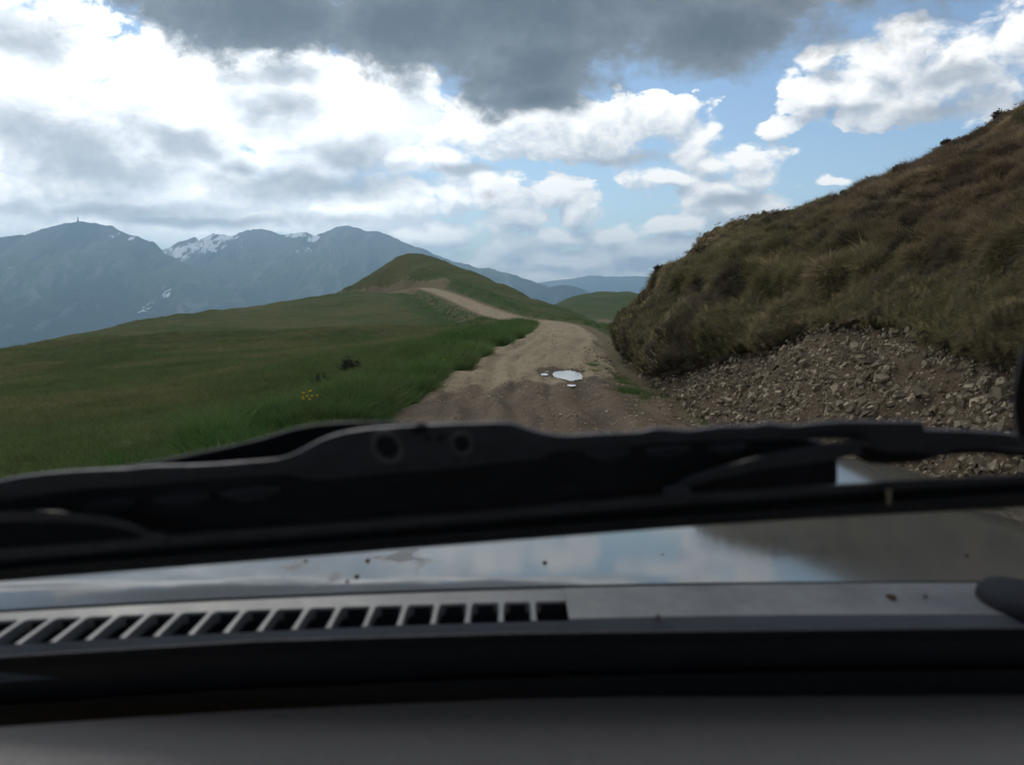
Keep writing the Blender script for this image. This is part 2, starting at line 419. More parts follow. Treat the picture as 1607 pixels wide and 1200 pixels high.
# ------------------------------------------------------------------ the dirt road
def road_mat(k, b, out):
    o = k.obj(); sx = k.new('ShaderNodeSeparateXYZ'); k.l.new(o, sx.inputs[0])
    st = k.new('ShaderNodeMapping'); k.l.new(o, st.inputs[0]); st.inputs['Scale'].default_value = (1.0, 0.22, 1.0)
    n1 = k.noise(o, 0.8, 5, 0.65); n2 = k.noise(o, 6, 6, 0.7); n3 = k.noise(o, 38, 4, 0.7); ns = k.noise(st.outputs[0], 2.6, 5, 0.6, 0.4)
    dry = k.mix(n2, (0.17, 0.140, 0.088), (0.32, 0.265, 0.175))
    dry = k.mix(k.m('MULTIPLY', k.ramp(ns, 0.45, 0.68), 0.55), dry, (0.15, 0.122, 0.078))
    dry = k.mix(k.m('MULTIPLY', k.ramp(n1, 0.45, 0.7), 0.4), dry, (0.16, 0.13, 0.08))
    mud = k.mix(n2, (0.058, 0.041, 0.027), (0.150, 0.108, 0.072))
    mud = k.mix(k.m('MULTIPLY', k.ramp(ns, 0.48, 0.66), 0.75), mud, (0.045, 0.032, 0.022))
    wet = k.m('ADD', k.attr('wet'), k.m('ADD', k.m('MULTIPLY', k.m('SUBTRACT', n1, 0.5), 1.1), k.m('MULTIPLY', k.m('SUBTRACT', ns, 0.5), 1.5)))
    wf = k.ramp(wet, 0.30, 0.62)
    rt = k.ramp(k.m('ADD', k.attr('rut'), k.m('MULTIPLY', k.m('SUBTRACT', n2, 0.5), 0.7)), 0.25, 0.75)
    c = k.mix(wf, dry, k.mix(k.m('MULTIPLY', rt, 0.8), mud, (0.030, 0.022, 0.015)))
    c = k.mix(k.m('MULTIPLY', rt, 0.40), c, (0.10, 0.08, 0.052))
    c = k.mix(k.m('MULTIPLY', k.ramp(n3, 0.52, 0.72), 0.5), c, (0.36, 0.31, 0.23))
    c = k.mix(k.m('MULTIPLY', k.ramp(k.noise(o, 17, 4, 0.7), 0.55, 0.72), 0.5), c, (0.085, 0.066, 0.045))
    k.put(b.inputs['Base Color'], c)
    k.put(b.inputs['Roughness'], k.m('SUBTRACT', 0.97, k.m('MULTIPLY', wf, 0.18)))
    bn = k.new('ShaderNodeBump'); bn.inputs['Strength'].default_value = 0.9; bn.inputs['Distance'].default_value = 0.03
    k.put(bn.inputs['Height'], k.m('ADD', n2, k.m('MULTIPLY', n3, 0.5))); k.l.new(bn.outputs[0], b.inputs['Normal'])
M_road = material('packed_dirt', road_mat, 0.95, 0.04)
PUD = PZ(889, 593.5, -0.035)
def road_z(x, y, base=None):
    """height of the road surface: crown, ruts, lumps, the hollow of the puddle"""
    d, s, ix = road_dist(x, y); x, y = np.ravel(x), np.ravel(y)
    z = land(x, y, False).ravel() if base is None else base
    e = fbm(xyz(x, y) * 0.7, 4)
    wl = 1.25 + 0.32 * (1 - sstep(10, 15, y)) - 0.22 * sstep(17, 23, y)
    z = z + 0.03 - 0.30 * sstep(wl + 0.2 * e, wl + 0.6 + 0.2 * e, d)
    near = 1 - sstep(24, 45, y)
    wob = 0.12 * fbm(xyz(0, y * 0.25), 2)
    for off, wd, dp in ((-0.72, 0.15, 0.085), (0.66, 0.17, 0.08), (-0.28, 0.09, 0.055), (-1.08, 0.09, 0.05), (0.2, 0.07, 0.04)):
        dp = dp * (1 - 0.7 * np.exp(-(((x - PUD[0] + 0.12) / 0.55) ** 2 + ((y - PUD[1]) / 1.4) ** 2)))
        z = z - dp * near * np.exp(-((s - off - wob) / wd) ** 2) * (1 - 0.6 * sstep(13, 18, y)) + dp * 0.4 * near * np.exp(-((s - off - wob - wd * 1.7) / (wd * 0.6)) ** 2)
    calm = 1 - 0.9 * np.exp(-(((x - PUD[0] + 0.12) / 0.55) ** 2 + ((y - PUD[1]) / 1.4) ** 2))
    z = z + calm * near * (0.03 * fbm(xyz(x, y) * 2.2, 4) + 0.012 * fbm(xyz(x, y) * 9, 3))
    z = z - 0.075 * np.exp(-(((x - PUD[0]) / 0.34) ** 2 + ((y - PUD[1]) / 0.85) ** 2)) - 0.04 * np.exp(-(((x - PUD[0] + 0.3) / 0.25) ** 2 + ((y - PUD[1] - 0.15) / 0.45) ** 2))
    return z
def rut_mask(x, y, s):
    m = 0; wob = 0.12 * fbm(xyz(0, y * 0.25), 2) + 0.10 * fbm(xyz(x * 0.3, y * 0.5, 3), 2)
    for off, wd in ((-0.72, 0.17), (0.66, 0.19), (-0.28, 0.08), (-1.08, 0.10), (0.2, 0.07), (1.15, 0.10)): m = np.maximum(m, np.exp(-((s - off - wob) / wd) ** 2))
    return m * (0.55 + 0.6 * fbm(xyz(x * 1.3, y * 0.5, 9), 3))
def build_road():
    L = polyline(ROAD, 0.18)
    keep = [0]
    for i in range(1, len(L)):                                       # rows spread out with distance
        if np.linalg.norm(L[i, :2] - L[keep[-1], :2]) > 0.12 + 0.008 * max(0, L[i, 1]): keep.append(i)
    L = L[keep]
    T = np.gradient(L[:, :2], axis=0); T /= np.linalg.norm(T, axis=1)[:, None]; Nn = np.stack([T[:, 1], -T[:, 0]], -1)
    w = np.linspace(-2.1, 2.1, 64)
    X = L[:, 0, None] + Nn[:, 0, None] * w; Y = L[:, 1, None] + Nn[:, 1, None] * w
    base = land(X, Y, False).ravel()
    Z = road_z(X, Y, base)
    x, y = X.ravel(), Y.ravel()
    wet = 0.95 - sstep(10.5, 15.5, y + 1.1 * fbm(xyz(x, y) * 0.8 + 2, 3) - 1.7 * sstep(-0.2, 0.7, x) * 1.2)
    wet = np.maximum(wet, 0.9 * np.exp(-(((x - PUD[0] + 0.1) / 0.55) ** 2 + ((y - PUD[1]) / 1.7) ** 2)))
    return tag(mesh_np('dirt_road', xyz(X, Y, Z.reshape(X.shape)), grid_faces(len(L), 64), M_road, attrs=dict(wet=wet, rut=np.maximum(rut_mask(x, y, np.tile(w, len(L))), 0.95 * np.exp(-(((x - PUD[0] + 0.12) / 0.46) ** 2 + ((y - PUD[1]) / 1.35) ** 2))))), kind='structure')
road_o = build_road()
def water_mat(k, b, out):
    b.inputs['Base Color'].default_value = (0.05, 0.04, 0.03, 1); b.inputs['Roughness'].default_value = 0.03; b.inputs['IOR'].default_value = 1.33
    b.inputs['Specular IOR Level'].default_value = 0.5
    bn = k.new('ShaderNodeBump'); bn.inputs['Strength'].default_value = 0.04; bn.inputs['Distance'].default_value = 0.01
    k.put(bn.inputs['Height'], k.noise(k.obj(), 14, 2)); k.l.new(bn.outputs[0], b.inputs['Normal'])
M_water = material('muddy_water', water_mat, 0.03, 0.5)
def puddle(c, rx, ry, seed, z):
    n = 72; a = np.linspace(0, 2 * math.pi, n, endpoint=False)
    r = 1 + 0.20 * fbm(xyz(np.cos(a) * 1.2 + seed, np.sin(a) * 1.2, seed), 2) + 0.13 * fbm(xyz(np.cos(a) * 4 + seed, np.sin(a) * 4, seed), 3)
    q = np.sign(np.cos(a)) * np.abs(np.cos(a)) ** 0.75 * rx * r; t = np.sign(np.sin(a)) * np.abs(np.sin(a)) ** 0.75 * ry * r
    v = [(c[0], c[1], z)]
    for f in (0.5, 1.0): v += list(zip(c[0] + q * f, c[1] + t * f, np.full(n, z)))
    v += list(zip(c[0] + q * 1.03, c[1] + t * 1.03, np.full(n, z - 0.05)))
    F = [(0, 1 + i, 1 + (i + 1) % n) for i in range(n)]
    for j in (1, 1 + n): F += [(j + i, j + n + i, j + n + (i + 1) % n, j + (i + 1) % n) for i in range(n)]
    return tag(mesh_np('puddle', v, F, M_water, smooth=False), kind='structure')
zr = lambda c: float(road_z(np.array([c[0]]), np.array([c[1]]))[0])
pz = zr(PUD) + 0.050
puddle(PUD, 0.235, 0.90, 6.0, pz)
for dx, dy, sx_, sd in ((-0.29, -0.35, 0.03, 21.0), (-0.47, 0.35, 0.04, 22.0), (-0.30, 0.62, 0.035, 23.0)):
    puddle(PUD + np.array([dx, dy, 0]), sx_, sx_ * 2.6, sd, pz + 0.006)
c2 = PUD + np.array([-0.37, 0.12, 0]); puddle(c2, 0.075, 0.20, 4.0, pz + 0.004)
c3 = PZ(897, 613, -0.02); puddle(c3, 0.06, 0.14, 8.0, zr(c3) + 0.012)

# ------------------------------------------------------------------ the cut bank and hillside on the right
CON = np.array([(1.95, -7), (1.95, 3), (1.90, 9), (1.92, 13), (1.98, 16), (2.14, 19), (2.75, 22.2), (4.1, 25.0), (6.6, 27.6), (11, 31), (20, 35.5), (36, 42), (60, 50)], float)
PA = [(0, -0.25), (.3, .12), (.66, .42), (1.05, .74), (1.30, .93), (1.20, .92), (1.08, .95), (1.06, 1.06), (1.16, 1.20), (1.46, 1.36), (2.05, 1.64), (3.1, 2.12), (5.2, 3.05), (9, 4.85), (15, 7.5), (26, 11.0), (44, 14.0), (70, 12.0)]
PB = [(0, -0.25), (.10, .02), (.18, .10), (.25, .16), (.22, .14), (.08, .16), (-.06, .36), (-.06, .66), (.10, .92), (.36, 1.18), (.78, 1.50), (2.4, 2.26), (5.2, 3.45), (9.5, 5.35), (15, 7.6), (26, 11.0), (44, 14.0), (70, 12.0)]
PN = [(0, -0.25), (.4, .20), (.82, .54), (1.28, .94), (1.5, 1.12), (1.42, 1.10), (1.36, 1.14), (1.40, 1.24), (1.55, 1.36), (1.85, 1.52), (2.35, 1.78), (3.2, 2.16), (5.2, 3.05), (9, 4.85), (15, 7.5), (26, 11.0), (44, 14.0), (70, 12.0)]
from mathutils.kdtree import KDTree
TUS = None
def bank_arrays(nu_scale=1.0):
    seg = np.linalg.norm(np.diff(CON, axis=0), axis=1); t = np.concatenate([[0], np.cumsum(seg)])
    S = np.concatenate([np.arange(0, 36, 0.085 / nu_scale), np.arange(36, t[-1], 0.35 / nu_scale)])
    C = np.stack([np.interp(S, t, CON[:, i]) for i in (0, 1)], -1)
    for _ in range(2):
        ker = np.ones(15) / 15; C = np.stack([np.convolve(np.pad(C[:, i], 7, mode='edge'), ker, 'valid') for i in (0, 1)], -1)
    y = C[:, 1]
    ang = np.radians(-24) * sstep(18, 30, y + C[:, 0] * 0.6)
    D = np.stack([np.cos(ang), np.sin(ang)], -1)
    wb = sstep(9.6, 13.6, y + 0.7 * fbm(xyz(S * 0.6, 0), 3)); wn = np.exp(-((y - 8.6) / 1.25) ** 2) + 0.55 * np.exp(-((y - 6.4) / 0.35) ** 2); wn = np.clip(wn, 0, 1) * (1 - wb)
    prof = (1 - wb)[:, None, None] * ((1 - wn)[:, None, None] * np.array(PA) + wn[:, None, None] * np.array(PN)) + wb[:, None, None] * np.array(PB)
    idx = np.arange(len(PA))
    q = np.concatenate([np.linspace(0, 4, 18, endpoint=False), np.linspace(4, 10, 34, endpoint=False), np.linspace(10, 14, 56, endpoint=False), np.linspace(14, 17, 16)])
    # smooth the profile a little between its points
    def interp(a):
        from_lin = np.stack([np.interp(q, idx, a[i]) for i in range(len(a))])
        m = from_lin.copy(); m[:, 1:-1] = 0.25 * from_lin[:, :-2] + 0.5 * from_lin[:, 1:-1] + 0.25 * from_lin[:, 2:]
        return m
    d, z = interp(prof[:, :, 0]), interp(prof[:, :, 1])
    lipn = fbm(xyz(S * 0.9, 3.0), 4)[:, None] * np.interp(q, [0, 3, 5, 8, 10, 17], [0, .06, .20, .17, .08, 0])
    d = d + lipn
    X = C[:, 0, None] + D[:, 0, None] * d; Y = C[:, 1, None] + D[:, 1, None] * d; Z = z
    edge = 4.7 + 2.6 * np.clip(fbm(xyz(S * 1.1, 11.0), 4) + 0.02, 0, 0.9)[:, None] + 0.5 * fbm(xyz(X, Y, Z) * 5, 3)
    turf = sstep(edge - 0.25, edge + 0.25, np.broadcast_to(q, X.shape))
    p = xyz(X, Y, Z)
    # a small second step near the crest of the nose
    st = sstep(16, 19, Y) * sstep(1.2, 1.7, d) * (1 - sstep(2.3, 4.5, d))
    Z = Z + 0.42 * st
    T0 = np.gradient(p, axis=0); T1 = np.gradient(p, axis=1); nn = np.cross(T0, T1); nn /= np.linalg.norm(nn, axis=-1)[..., None] + 1e-9
    if nn[:, 60:, 2].mean() < 0: nn = -nn
    lump = fbm(p * np.array([1.1, 1.1, 1.6]), 4) * 0.17 + fbm(p * 3.4, 3) * 0.06 + fbm(p * 0.28, 3) * 0.30 * sstep(2, 8, d)
    rough = fbm(p * 4.0, 4) * 0.05 + fbm(p * 1.0 + 4, 3) * 0.08
    global TUS
    if TUS is None:
        w_ = RNG.choice(p[:, 52:].reshape(-1, 3).shape[0], 5200, replace=False); TUS = p[:, 52:].reshape(-1, 3)[w_]
        TUS = TUS[(TUS[:, 1] > 0) & (TUS[:, 1] < 50)]
    kd = KDTree(len(TUS)); [kd.insert(v, i) for i, v in enumerate(TUS)]; kd.balance()
    dd = np.array([kd.find(v)[2] for v in p.reshape(-1, 3)]).reshape(p.shape[:2])
    lump = lump + 0.17 * np.exp(-(dd / 0.19) ** 2) - 0.06
    h = turf * lump + (1 - turf) * rough * np.clip(q / 1.0, 0, 1)
    p = xyz(X, Y, Z) + nn * h[..., None]
    T0 = np.gradient(p, axis=0); T1 = np.gradient(p, axis=1); n2 = np.cross(T0, T1); n2 /= np.linalg.norm(n2, axis=-1)[..., None] + 1e-9
    if (n2 * nn).sum(-1).mean() < 0: n2 = -n2
    return p, n2, turf, q
def bank_mat(k, b, out):
    o = k.obj(); n1 = k.noise(o, 0.55, 4, 0.6); n2 = k.noise(o, 3, 6, 0.7); n3 = k.noise(o, 22, 5, 0.7)
    turf = k.mix(k.ramp(n1, 0.38, 0.62), (0.085, 0.070, 0.035), (0.060, 0.045, 0.029))
    turf = k.mix(k.m('MULTIPLY', k.ramp(n3, 0.45, 0.7), 0.4), turf, (0.10, 0.083, 0.045))
    soil = k.mix(n2, (0.062, 0.045, 0.030), (0.165, 0.122, 0.080))
    soil = k.mix(k.m('MULTIPLY', k.ramp(n3, 0.5, 0.7), 0.5), soil, (0.19, 0.155, 0.11))
    k.put(b.inputs['Base Color'], k.mix(k.ramp(k.m('ADD', k.attr('turf'), k.m('MULTIPLY', k.m('SUBTRACT', n2, 0.5), 0.6)), 0.4, 0.6), soil, turf))
    bn = k.new('ShaderNodeBump'); bn.inputs['Strength'].default_value = 1.0; bn.inputs['Distance'].default_value = 0.05
    k.put(bn.inputs['Height'], k.m('ADD', n2, n3)); k.l.new(bn.outputs[0], b.inputs['Normal'])
M_bank = material('heath_bank', bank_mat, 1.0, 0.05)
BP, BN, BT, BQ = bank_arrays()
bank_o = tag(mesh_np('hillside', BP, grid_faces(*BP.shape[:2]), M_bank, attrs=dict(turf=BT)), kind='structure')

# ------------------------------------------------------------------ the hill beyond the bend, the far mountains, the valley floor
def hill():
    x = np.linspace(-40, 140, 120); y = np.linspace(250, 560, 110); X, Y = np.meshgrid(x, y, indexing='ij')
    sil = np.array([P(840, 492, 400), P(870, 479, 400), P(900, 463, 400), P(935, 456.5, 400), P(965, 459, 400), P(1000, 464, 400), P(1060, 480, 400), P(1200, 530, 400)])
    r = np.interp(x, sil[:, 0], sil[:, 2], left=-30, right=-40); ker = np.ones(7) / 7; r = np.convolve(np.pad(r, 3, mode='edge'), ker, 'valid')
    t = (Y - 400) / 150
    Z = r[:, None] - 26 * np.where(t < 0, np.abs(t) ** 1.25, 1.6 * t ** 1.5) + fbm(xyz(X, Y) * 0.03, 4) * 1.6 + fbm(xyz(X, Y) * 0.15, 3) * 0.4
    bare = np.exp(-(((X - P(955, 497, 330)[0]) / 9) ** 2 + ((Y - 325) / 14) ** 2)) * 0.8
    edge = np.minimum(np.minimum(X + 40, 140 - X), np.minimum(Y - 250, 560 - Y))
    Z -= 60 * (1 - sstep(0, 30, edge))
    return tag(mesh_np('hill', xyz(X, Y, Z), grid_faces(120, 110), M_ground, attrs=dict(bare=bare.ravel(), lush=np.full(X.size, 0.35))), kind='structure')
hill()
def mountain(name, sil, D, depth, mat, nx, nt, seed, rough=1.0, base=-352.0, back=600, gul=1.0):
    q = np.array([P(px, py, D) for px, py in sil])
    x = np.linspace(q[0, 0], q[-1, 0], nx); r = np.interp(x, q[:, 0], q[:, 2])
    s = (x[1] - x[0])
    r = r + fbm(xyz(x / (26 * D / 4000), seed), 5) * 3.2 * rough * D / 4000
    t = np.concatenate([-np.linspace(1, 0, 12, endpoint=False) ** 1.3, np.linspace(0, 1, nt)])
    X, Tt = np.meshgrid(x, t, indexing='ij')
    Y = D - np.where(Tt > 0, Tt * depth, Tt * back)
    sc = 1 / (330.0 * D / 4000)
    warp = fbm(xyz(X * sc * 0.5, Y * sc * 0.5, seed + 3), 3) * 0.5
    g = ridged(xyz(X * sc * 1.25 + warp, Y * sc * 0.42 + warp * 0.5, seed), 6, 0.52) - 1.2
    g2 = ridged(xyz(X * sc * 4 + warp * 2, Y * sc * 1.5, seed + 8), 4) - 1.1
    fall = np.where(Tt > 0, np.abs(Tt) ** 0.92, np.abs(Tt) ** 1.1)
    Z = r[:, None] + (base - r[:, None]) * fall
    amp = 4 * Tt * (1 - Tt) * (Tt > 0)
    Z = Z + (np.minimum(Tt * 5, 1) * (Tt > 0) * (1 - 0.7 * Tt)) * (g * 62 + g2 * 20) * gul * D / 4000
    Z = np.maximum(Z, base - 6)
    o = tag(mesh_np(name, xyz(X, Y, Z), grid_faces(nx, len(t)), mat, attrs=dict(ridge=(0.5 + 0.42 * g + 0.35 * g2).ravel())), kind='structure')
    return o
def mountain_mat(snow_rects, lower=(0.022, 0.032, 0.018), upper=(0.12, 0.115, 0.10), gully=None, grass=(0.085, 0.115, 0.045)):
    def fn(k, b, out):
        o = k.obj(); sx = k.new('ShaderNodeSeparateXYZ'); k.l.new(o, sx.inputs[0])
        n1 = k.noise(o, 0.006, 6, 0.65); n2 = k.noise(o, 0.03, 6, 0.7)
        ge = k.new('ShaderNodeNewGeometry'); sn = k.new('ShaderNodeSeparateXYZ'); k.l.new(ge.outputs['Normal'], sn.inputs[0])
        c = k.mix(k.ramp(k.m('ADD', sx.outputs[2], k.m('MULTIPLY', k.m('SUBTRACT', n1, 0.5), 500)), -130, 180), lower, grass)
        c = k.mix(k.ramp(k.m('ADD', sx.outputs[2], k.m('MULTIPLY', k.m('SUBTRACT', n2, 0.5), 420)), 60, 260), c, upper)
        rock = k.ramp(k.m('ADD', sn.outputs[2], k.m('MULTIPLY', k.m('SUBTRACT', n2, 0.5), 0.5)), 0.72, 0.5)
        c = k.mix(k.m('MULTIPLY', rock, 0.9), c, (0.20, 0.195, 0.185))
        rg = k.attr('ridge')  # gullies darkened and ridges lightened in colour to strengthen weak relief shading
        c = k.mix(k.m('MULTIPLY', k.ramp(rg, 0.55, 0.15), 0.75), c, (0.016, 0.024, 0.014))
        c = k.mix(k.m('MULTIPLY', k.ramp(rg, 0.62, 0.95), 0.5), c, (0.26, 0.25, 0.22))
        st = k.new('ShaderNodeMapping'); k.l.new(o, st.inputs[0]); st.inputs['Scale'].default_value = (1.0, 0.25, 0.55)
        if snow_rects:
            sn1 = k.noise(st.outputs[0], 0.026, 6, 0.66, 1.0)
            acc = None
            for (cx, cz, rx, rz, wt) in snow_rects:
                v = k.v('LENGTH', k.v('MULTIPLY_ADD', o, (1 / rx, 0, 1 / rz), (-cx / rx, 0, -cz / rz)))
                m = k.m('MULTIPLY', k.ramp(v, 1.25, 0.35), wt)
                acc = m if acc is None else k.m('MAXIMUM', acc, m)
            band = k.m('MULTIPLY', k.m('ABSOLUTE', k.m('SUBTRACT', sn1, 0.5)), -8.0)
            s_ = k.m('ADD', k.m('ADD', band, k.m('SUBTRACT', k.m('MULTIPLY', acc, 1.5), k.m('MULTIPLY', rg, 0.25))), k.m('MULTIPLY', k.m('SUBTRACT', k.noise(o, 0.02, 4, 0.6), 0.5), 1.3))
            c = k.mix(k.m('MULTIPLY', k.ramp(s_, 0.5, 0.66), k.ramp(acc, 0.02, 0.2)), c, (0.88, 0.89, 0.92))
        k.put(b.inputs['Base Color'], c)
        bn = k.new('ShaderNodeBump'); bn.inputs['Strength'].default_value = 0.8; bn.inputs['Distance'].default_value = 22
        k.put(bn.inputs['Height'], n2); k.l.new(bn.outputs[0], b.inputs['Normal'])
    return fn
A_SIL = [(-900, 420), (-500, 395), (-200, 380), (0, 372), (40, 368), (75, 357), (105, 350), (125, 348), (150, 350), (165, 354), (176, 354), (186, 361), (200, 367), (217, 371), (228, 377), (240, 379), (247, 385), (253, 391), (258, 398), (270, 402), (300, 418), (345, 445), (380, 468), (405, 482), (440, 505), (520, 560), (640, 640)]
B_SIL = [(150, 430), (230, 402), (255, 392), (268, 388), (275, 382), (290, 377), (306, 372), (312, 377), (325, 371), (335, 366), (350, 368), (362, 371), (375, 366), (388, 361), (410, 359), (428, 363), (440, 369), (455, 367), (480, 364), (495, 370), (505, 366), (520, 360), (530, 356), (543, 354), (560, 357), (575, 363), (590, 362), (610, 369), (625, 376), (640, 383), (655, 388), (668, 392), (680, 398), (695, 404), (710, 410), (735, 415), (750, 421), (765, 420), (785, 426), (800, 429), (820, 436), (835, 441), (850, 446), (872, 456), (900, 470), (950, 500)]
C_SIL = [(700, 560), (780, 500), (820, 472), (840, 461), (855, 453), (870, 449), (885, 447), (900, 449), (915, 454), (935, 463), (980, 480), (1100, 530)]
D_SIL = [(560, 470), (700, 456), (800, 450), (845, 444), (862, 441), (880, 439), (900, 437), (920, 433), (935, 432), (950, 434), (975, 434), (1000, 433), (1040, 436), (1100, 434), (1200, 442), (1400, 440), (1700, 452)]
sA, sB = 4000 / FOC, 4800 / FOC
def W2(px, py, D): q = P(px, py, D); return q[0], q[2]
snowB = []
for px, py, rx, ry, wt in ((335, 386, 40, 20, 0.9), (300, 397, 30, 16, 0.85), (275, 396, 26, 10, 0.8), (345, 372, 45, 9, 0.9), (318, 408, 22, 12, 0.7), (465, 369, 26, 6, 1.0), (495, 375, 14, 9, 0.85), (490, 398, 22, 16, 0.5), (395, 385, 18, 18, 0.5), (335, 425, 20, 10, 0.45)):
    cx, cz = W2(px, py, 4800); snowB.append((cx, cz, rx * sB, ry * sB, wt))
snowA = []
for px, py, rx, ry, wt in ((140, 370, 8, 8, 0.62), (166, 374, 6, 10, 0.62), (257, 478, 8, 14, 0.66), (262, 460, 6, 14, 0.55), (35, 425, 6, 10, 0.5)):
    cx, cz = W2(px, py, 4000); snowA.append((cx * 0.93, cz, rx * sA, ry * sA, wt))
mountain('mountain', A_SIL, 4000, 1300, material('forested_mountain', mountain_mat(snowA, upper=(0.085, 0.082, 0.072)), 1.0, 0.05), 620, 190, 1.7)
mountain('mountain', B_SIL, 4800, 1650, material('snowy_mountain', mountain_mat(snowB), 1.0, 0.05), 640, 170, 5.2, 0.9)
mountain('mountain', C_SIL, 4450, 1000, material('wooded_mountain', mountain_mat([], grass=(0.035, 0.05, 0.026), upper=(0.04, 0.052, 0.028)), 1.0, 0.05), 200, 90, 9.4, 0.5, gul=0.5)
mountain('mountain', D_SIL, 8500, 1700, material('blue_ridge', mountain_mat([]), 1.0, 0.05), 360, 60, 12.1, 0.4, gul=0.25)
def valley():
    def fn(k, b, out):
        o = k.obj(); k.put(b.inputs['Base Color'], k.mix(k.ramp(k.noise(o, 0.004, 6, 0.65), 0.4, 0.6), (0.03, 0.042, 0.022), (0.07, 0.085, 0.04)))
    x = np.linspace(-9300, 9300, 60); y = np.linspace(-3000, 9300, 40); X, Y = np.meshgrid(x, y, indexing='ij')
    return tag(mesh_np('valley_floor', xyz(X, Y, -350 + 0 * X), grid_faces(60, 40), material('valley_fields', fn, 1.0, 0.05)), kind='structure')
valley()
def mast():
    m = plain('mast_steel', (0.10, 0.09, 0.09), 0.6)
    b0 = P(122.5, 349.5, 3990); root = empty('transmission_mast', tuple(b0 - np.array([0, 0, 3])))
    def tube(name, z0, z1, r0, r1, n=8):
        a = np.linspace(0, 2 * math.pi, n, endpoint=False)
        v = [(r0 * math.cos(t), r0 * math.sin(t), z0) for t in a] + [(r1 * math.cos(t), r1 * math.sin(t), z1) for t in a]
        F = [(i, (i + 1) % n, n + (i + 1) % n, n + i) for i in range(n)] + [tuple(range(n))[::-1], tuple(range(n, 2 * n))]
        return mesh_np(name, v, F, m, root, False)
    tube('base_building', 0, 9, 9, 9, 6); tube('lattice_tower', 9, 21, 4.2, 2.4, 4); tube('platform', 21, 22.6, 4.2, 4.2); tube('antenna', 22.6, 33, 1.3, 0.7)
    return tag(root, 'small transmission mast standing on the rounded summit of the hazy left mountain', 'mast')
mast()

# ------------------------------------------------------------------ air
def haze():
    v = [(x, y, z) for x in (-9500, 9500) for y in (-3200, 9500) for z in (-362, 352)]
    F = [(0, 1, 3, 2), (4, 6, 7, 5), (0, 4, 5, 1), (2, 3, 7, 6), (0, 2, 6, 4), (1, 5, 7, 3)]
    m = bpy.data.materials.new('valley_air'); m.use_nodes = True; k = N(m.node_tree); k.n.clear()
    out = k.new('ShaderNodeOutputMaterial'); pv = k.new('ShaderNodeVolumePrincipled'); k.l.new(pv.outputs[0], out.inputs['Volume'])
    pv.inputs['Color'].default_value = (0.48, 0.75, 1.0, 1); pv.inputs['Density'].default_value = 1.7e-4; pv.inputs['Anisotropy'].default_value = 0.6
    return tag(mesh_np('haze', v, F, m, smooth=False), kind='stuff')
haze()
# ------------------------------------------------------------------ grasses: tufts of bent blades set on points
def tuft_mesh(name, n, h, spread, droop, width, seed, mat, seg=3, lean=0.35):
    r = np.random.default_rng(seed); V, F = [], []
    for i in range(n):
        a = r.uniform(0, 2 * math.pi); q = spread * math.sqrt(r.uniform()); bx, by = q * math.cos(a), q * math.sin(a)
        hh = h * r.uniform(0.55, 1.15); a2 = a + r.normal() * 0.7; ln = lean * r.uniform(0.2, 1.3)
        dx, dy = math.cos(a2) * ln + droop * r.uniform(0.5, 1.2), math.sin(a2) * ln
        w = width * r.uniform(0.7, 1.3); fa = r.uniform(0, math.pi); wx, wy = math.cos(fa) * w / 2, math.sin(fa) * w / 2
        o = len(V); bend = r.uniform(0.2, 0.9) * (0.4 + droop)
        for k in range(seg + 1):
            t = k / seg; c = t * t * hh
            x, y, z = bx + dx * hh * t * 0.6 + dx * c * 0.9, by + dy * hh * t * 0.6 + dy * c * 0.9, hh * (t - bend * t * t * 0.55)
            s = 1 - 0.75 * t
            if k < seg: V += [(x - wx * s, y - wy * s, z), (x + wx * s, y + wy * s, z)]
            else: V.append((x, y, z))
        for k in range(seg - 1): F.append((o + 2 * k, o + 2 * k + 1, o + 2 * k + 3, o + 2 * k + 2))
        F.append((o + 2 * seg - 2, o + 2 * seg - 1, o + 2 * seg))
    me = mesh_np(name, V, F, mat, smooth=False, link=False)
    return bpy.data.objects.new(name, me)
def grass_mat(k, b, out):
    t = k.attr('tint', 'INSTANCER', 'Color')
    r = k.new('ShaderNodeObjectInfo').outputs['Random']
    c = k.mix(1.0, t, k.mix(r, (0.72, 0.72, 0.72), (1.3, 1.3, 1.3)), 'MULTIPLY')
    k.put(b.inputs['Base Color'], c)
    tr = k.new('ShaderNodeBsdfTranslucent'); k.l.new(c, tr.inputs[0])
    mx = k.new('ShaderNodeMixShader'); mx.inputs[0].default_value = 0.3
    k.l.new(b.outputs[0], mx.inputs[1]); k.l.new(tr.outputs[0], mx.inputs[2]); k.l.new(mx.outputs[0], out.inputs[0])
M_blade = material('grass_blade', grass_mat, 0.7, 0.15)
def proto(name, objs):
    c = bpy.data.collections.new(name)
    for o in objs: c.objects.link(o)
    return c
PR_LUSH = proto('lush_tufts', [tuft_mesh('lush_tuft', 34, 0.30, 0.13, 0.15, 0.0075, 10 + i, M_blade, 3, 0.5) for i in range(5)])
PR_MEAD = proto('meadow_tufts', [tuft_mesh('meadow_tuft', 26, 0.10, 0.16, 0.2, 0.0055, 30 + i, M_blade, 2, 0.7) for i in range(4)])
PR_DRY = proto('dry_tufts', [tuft_mesh('dry_tuft', 46, 0.115, 0.095, 0.32, 0.0048, 50 + i, M_blade, 3, 0.75) for i in range(6)])
PR_HEATH = proto('heath_tufts', [tuft_mesh('heath_tuft', 60, 0.17, 0.12, 0.1, 0.010, 70 + i, M_blade, 2, 0.8) for i in range(4)])

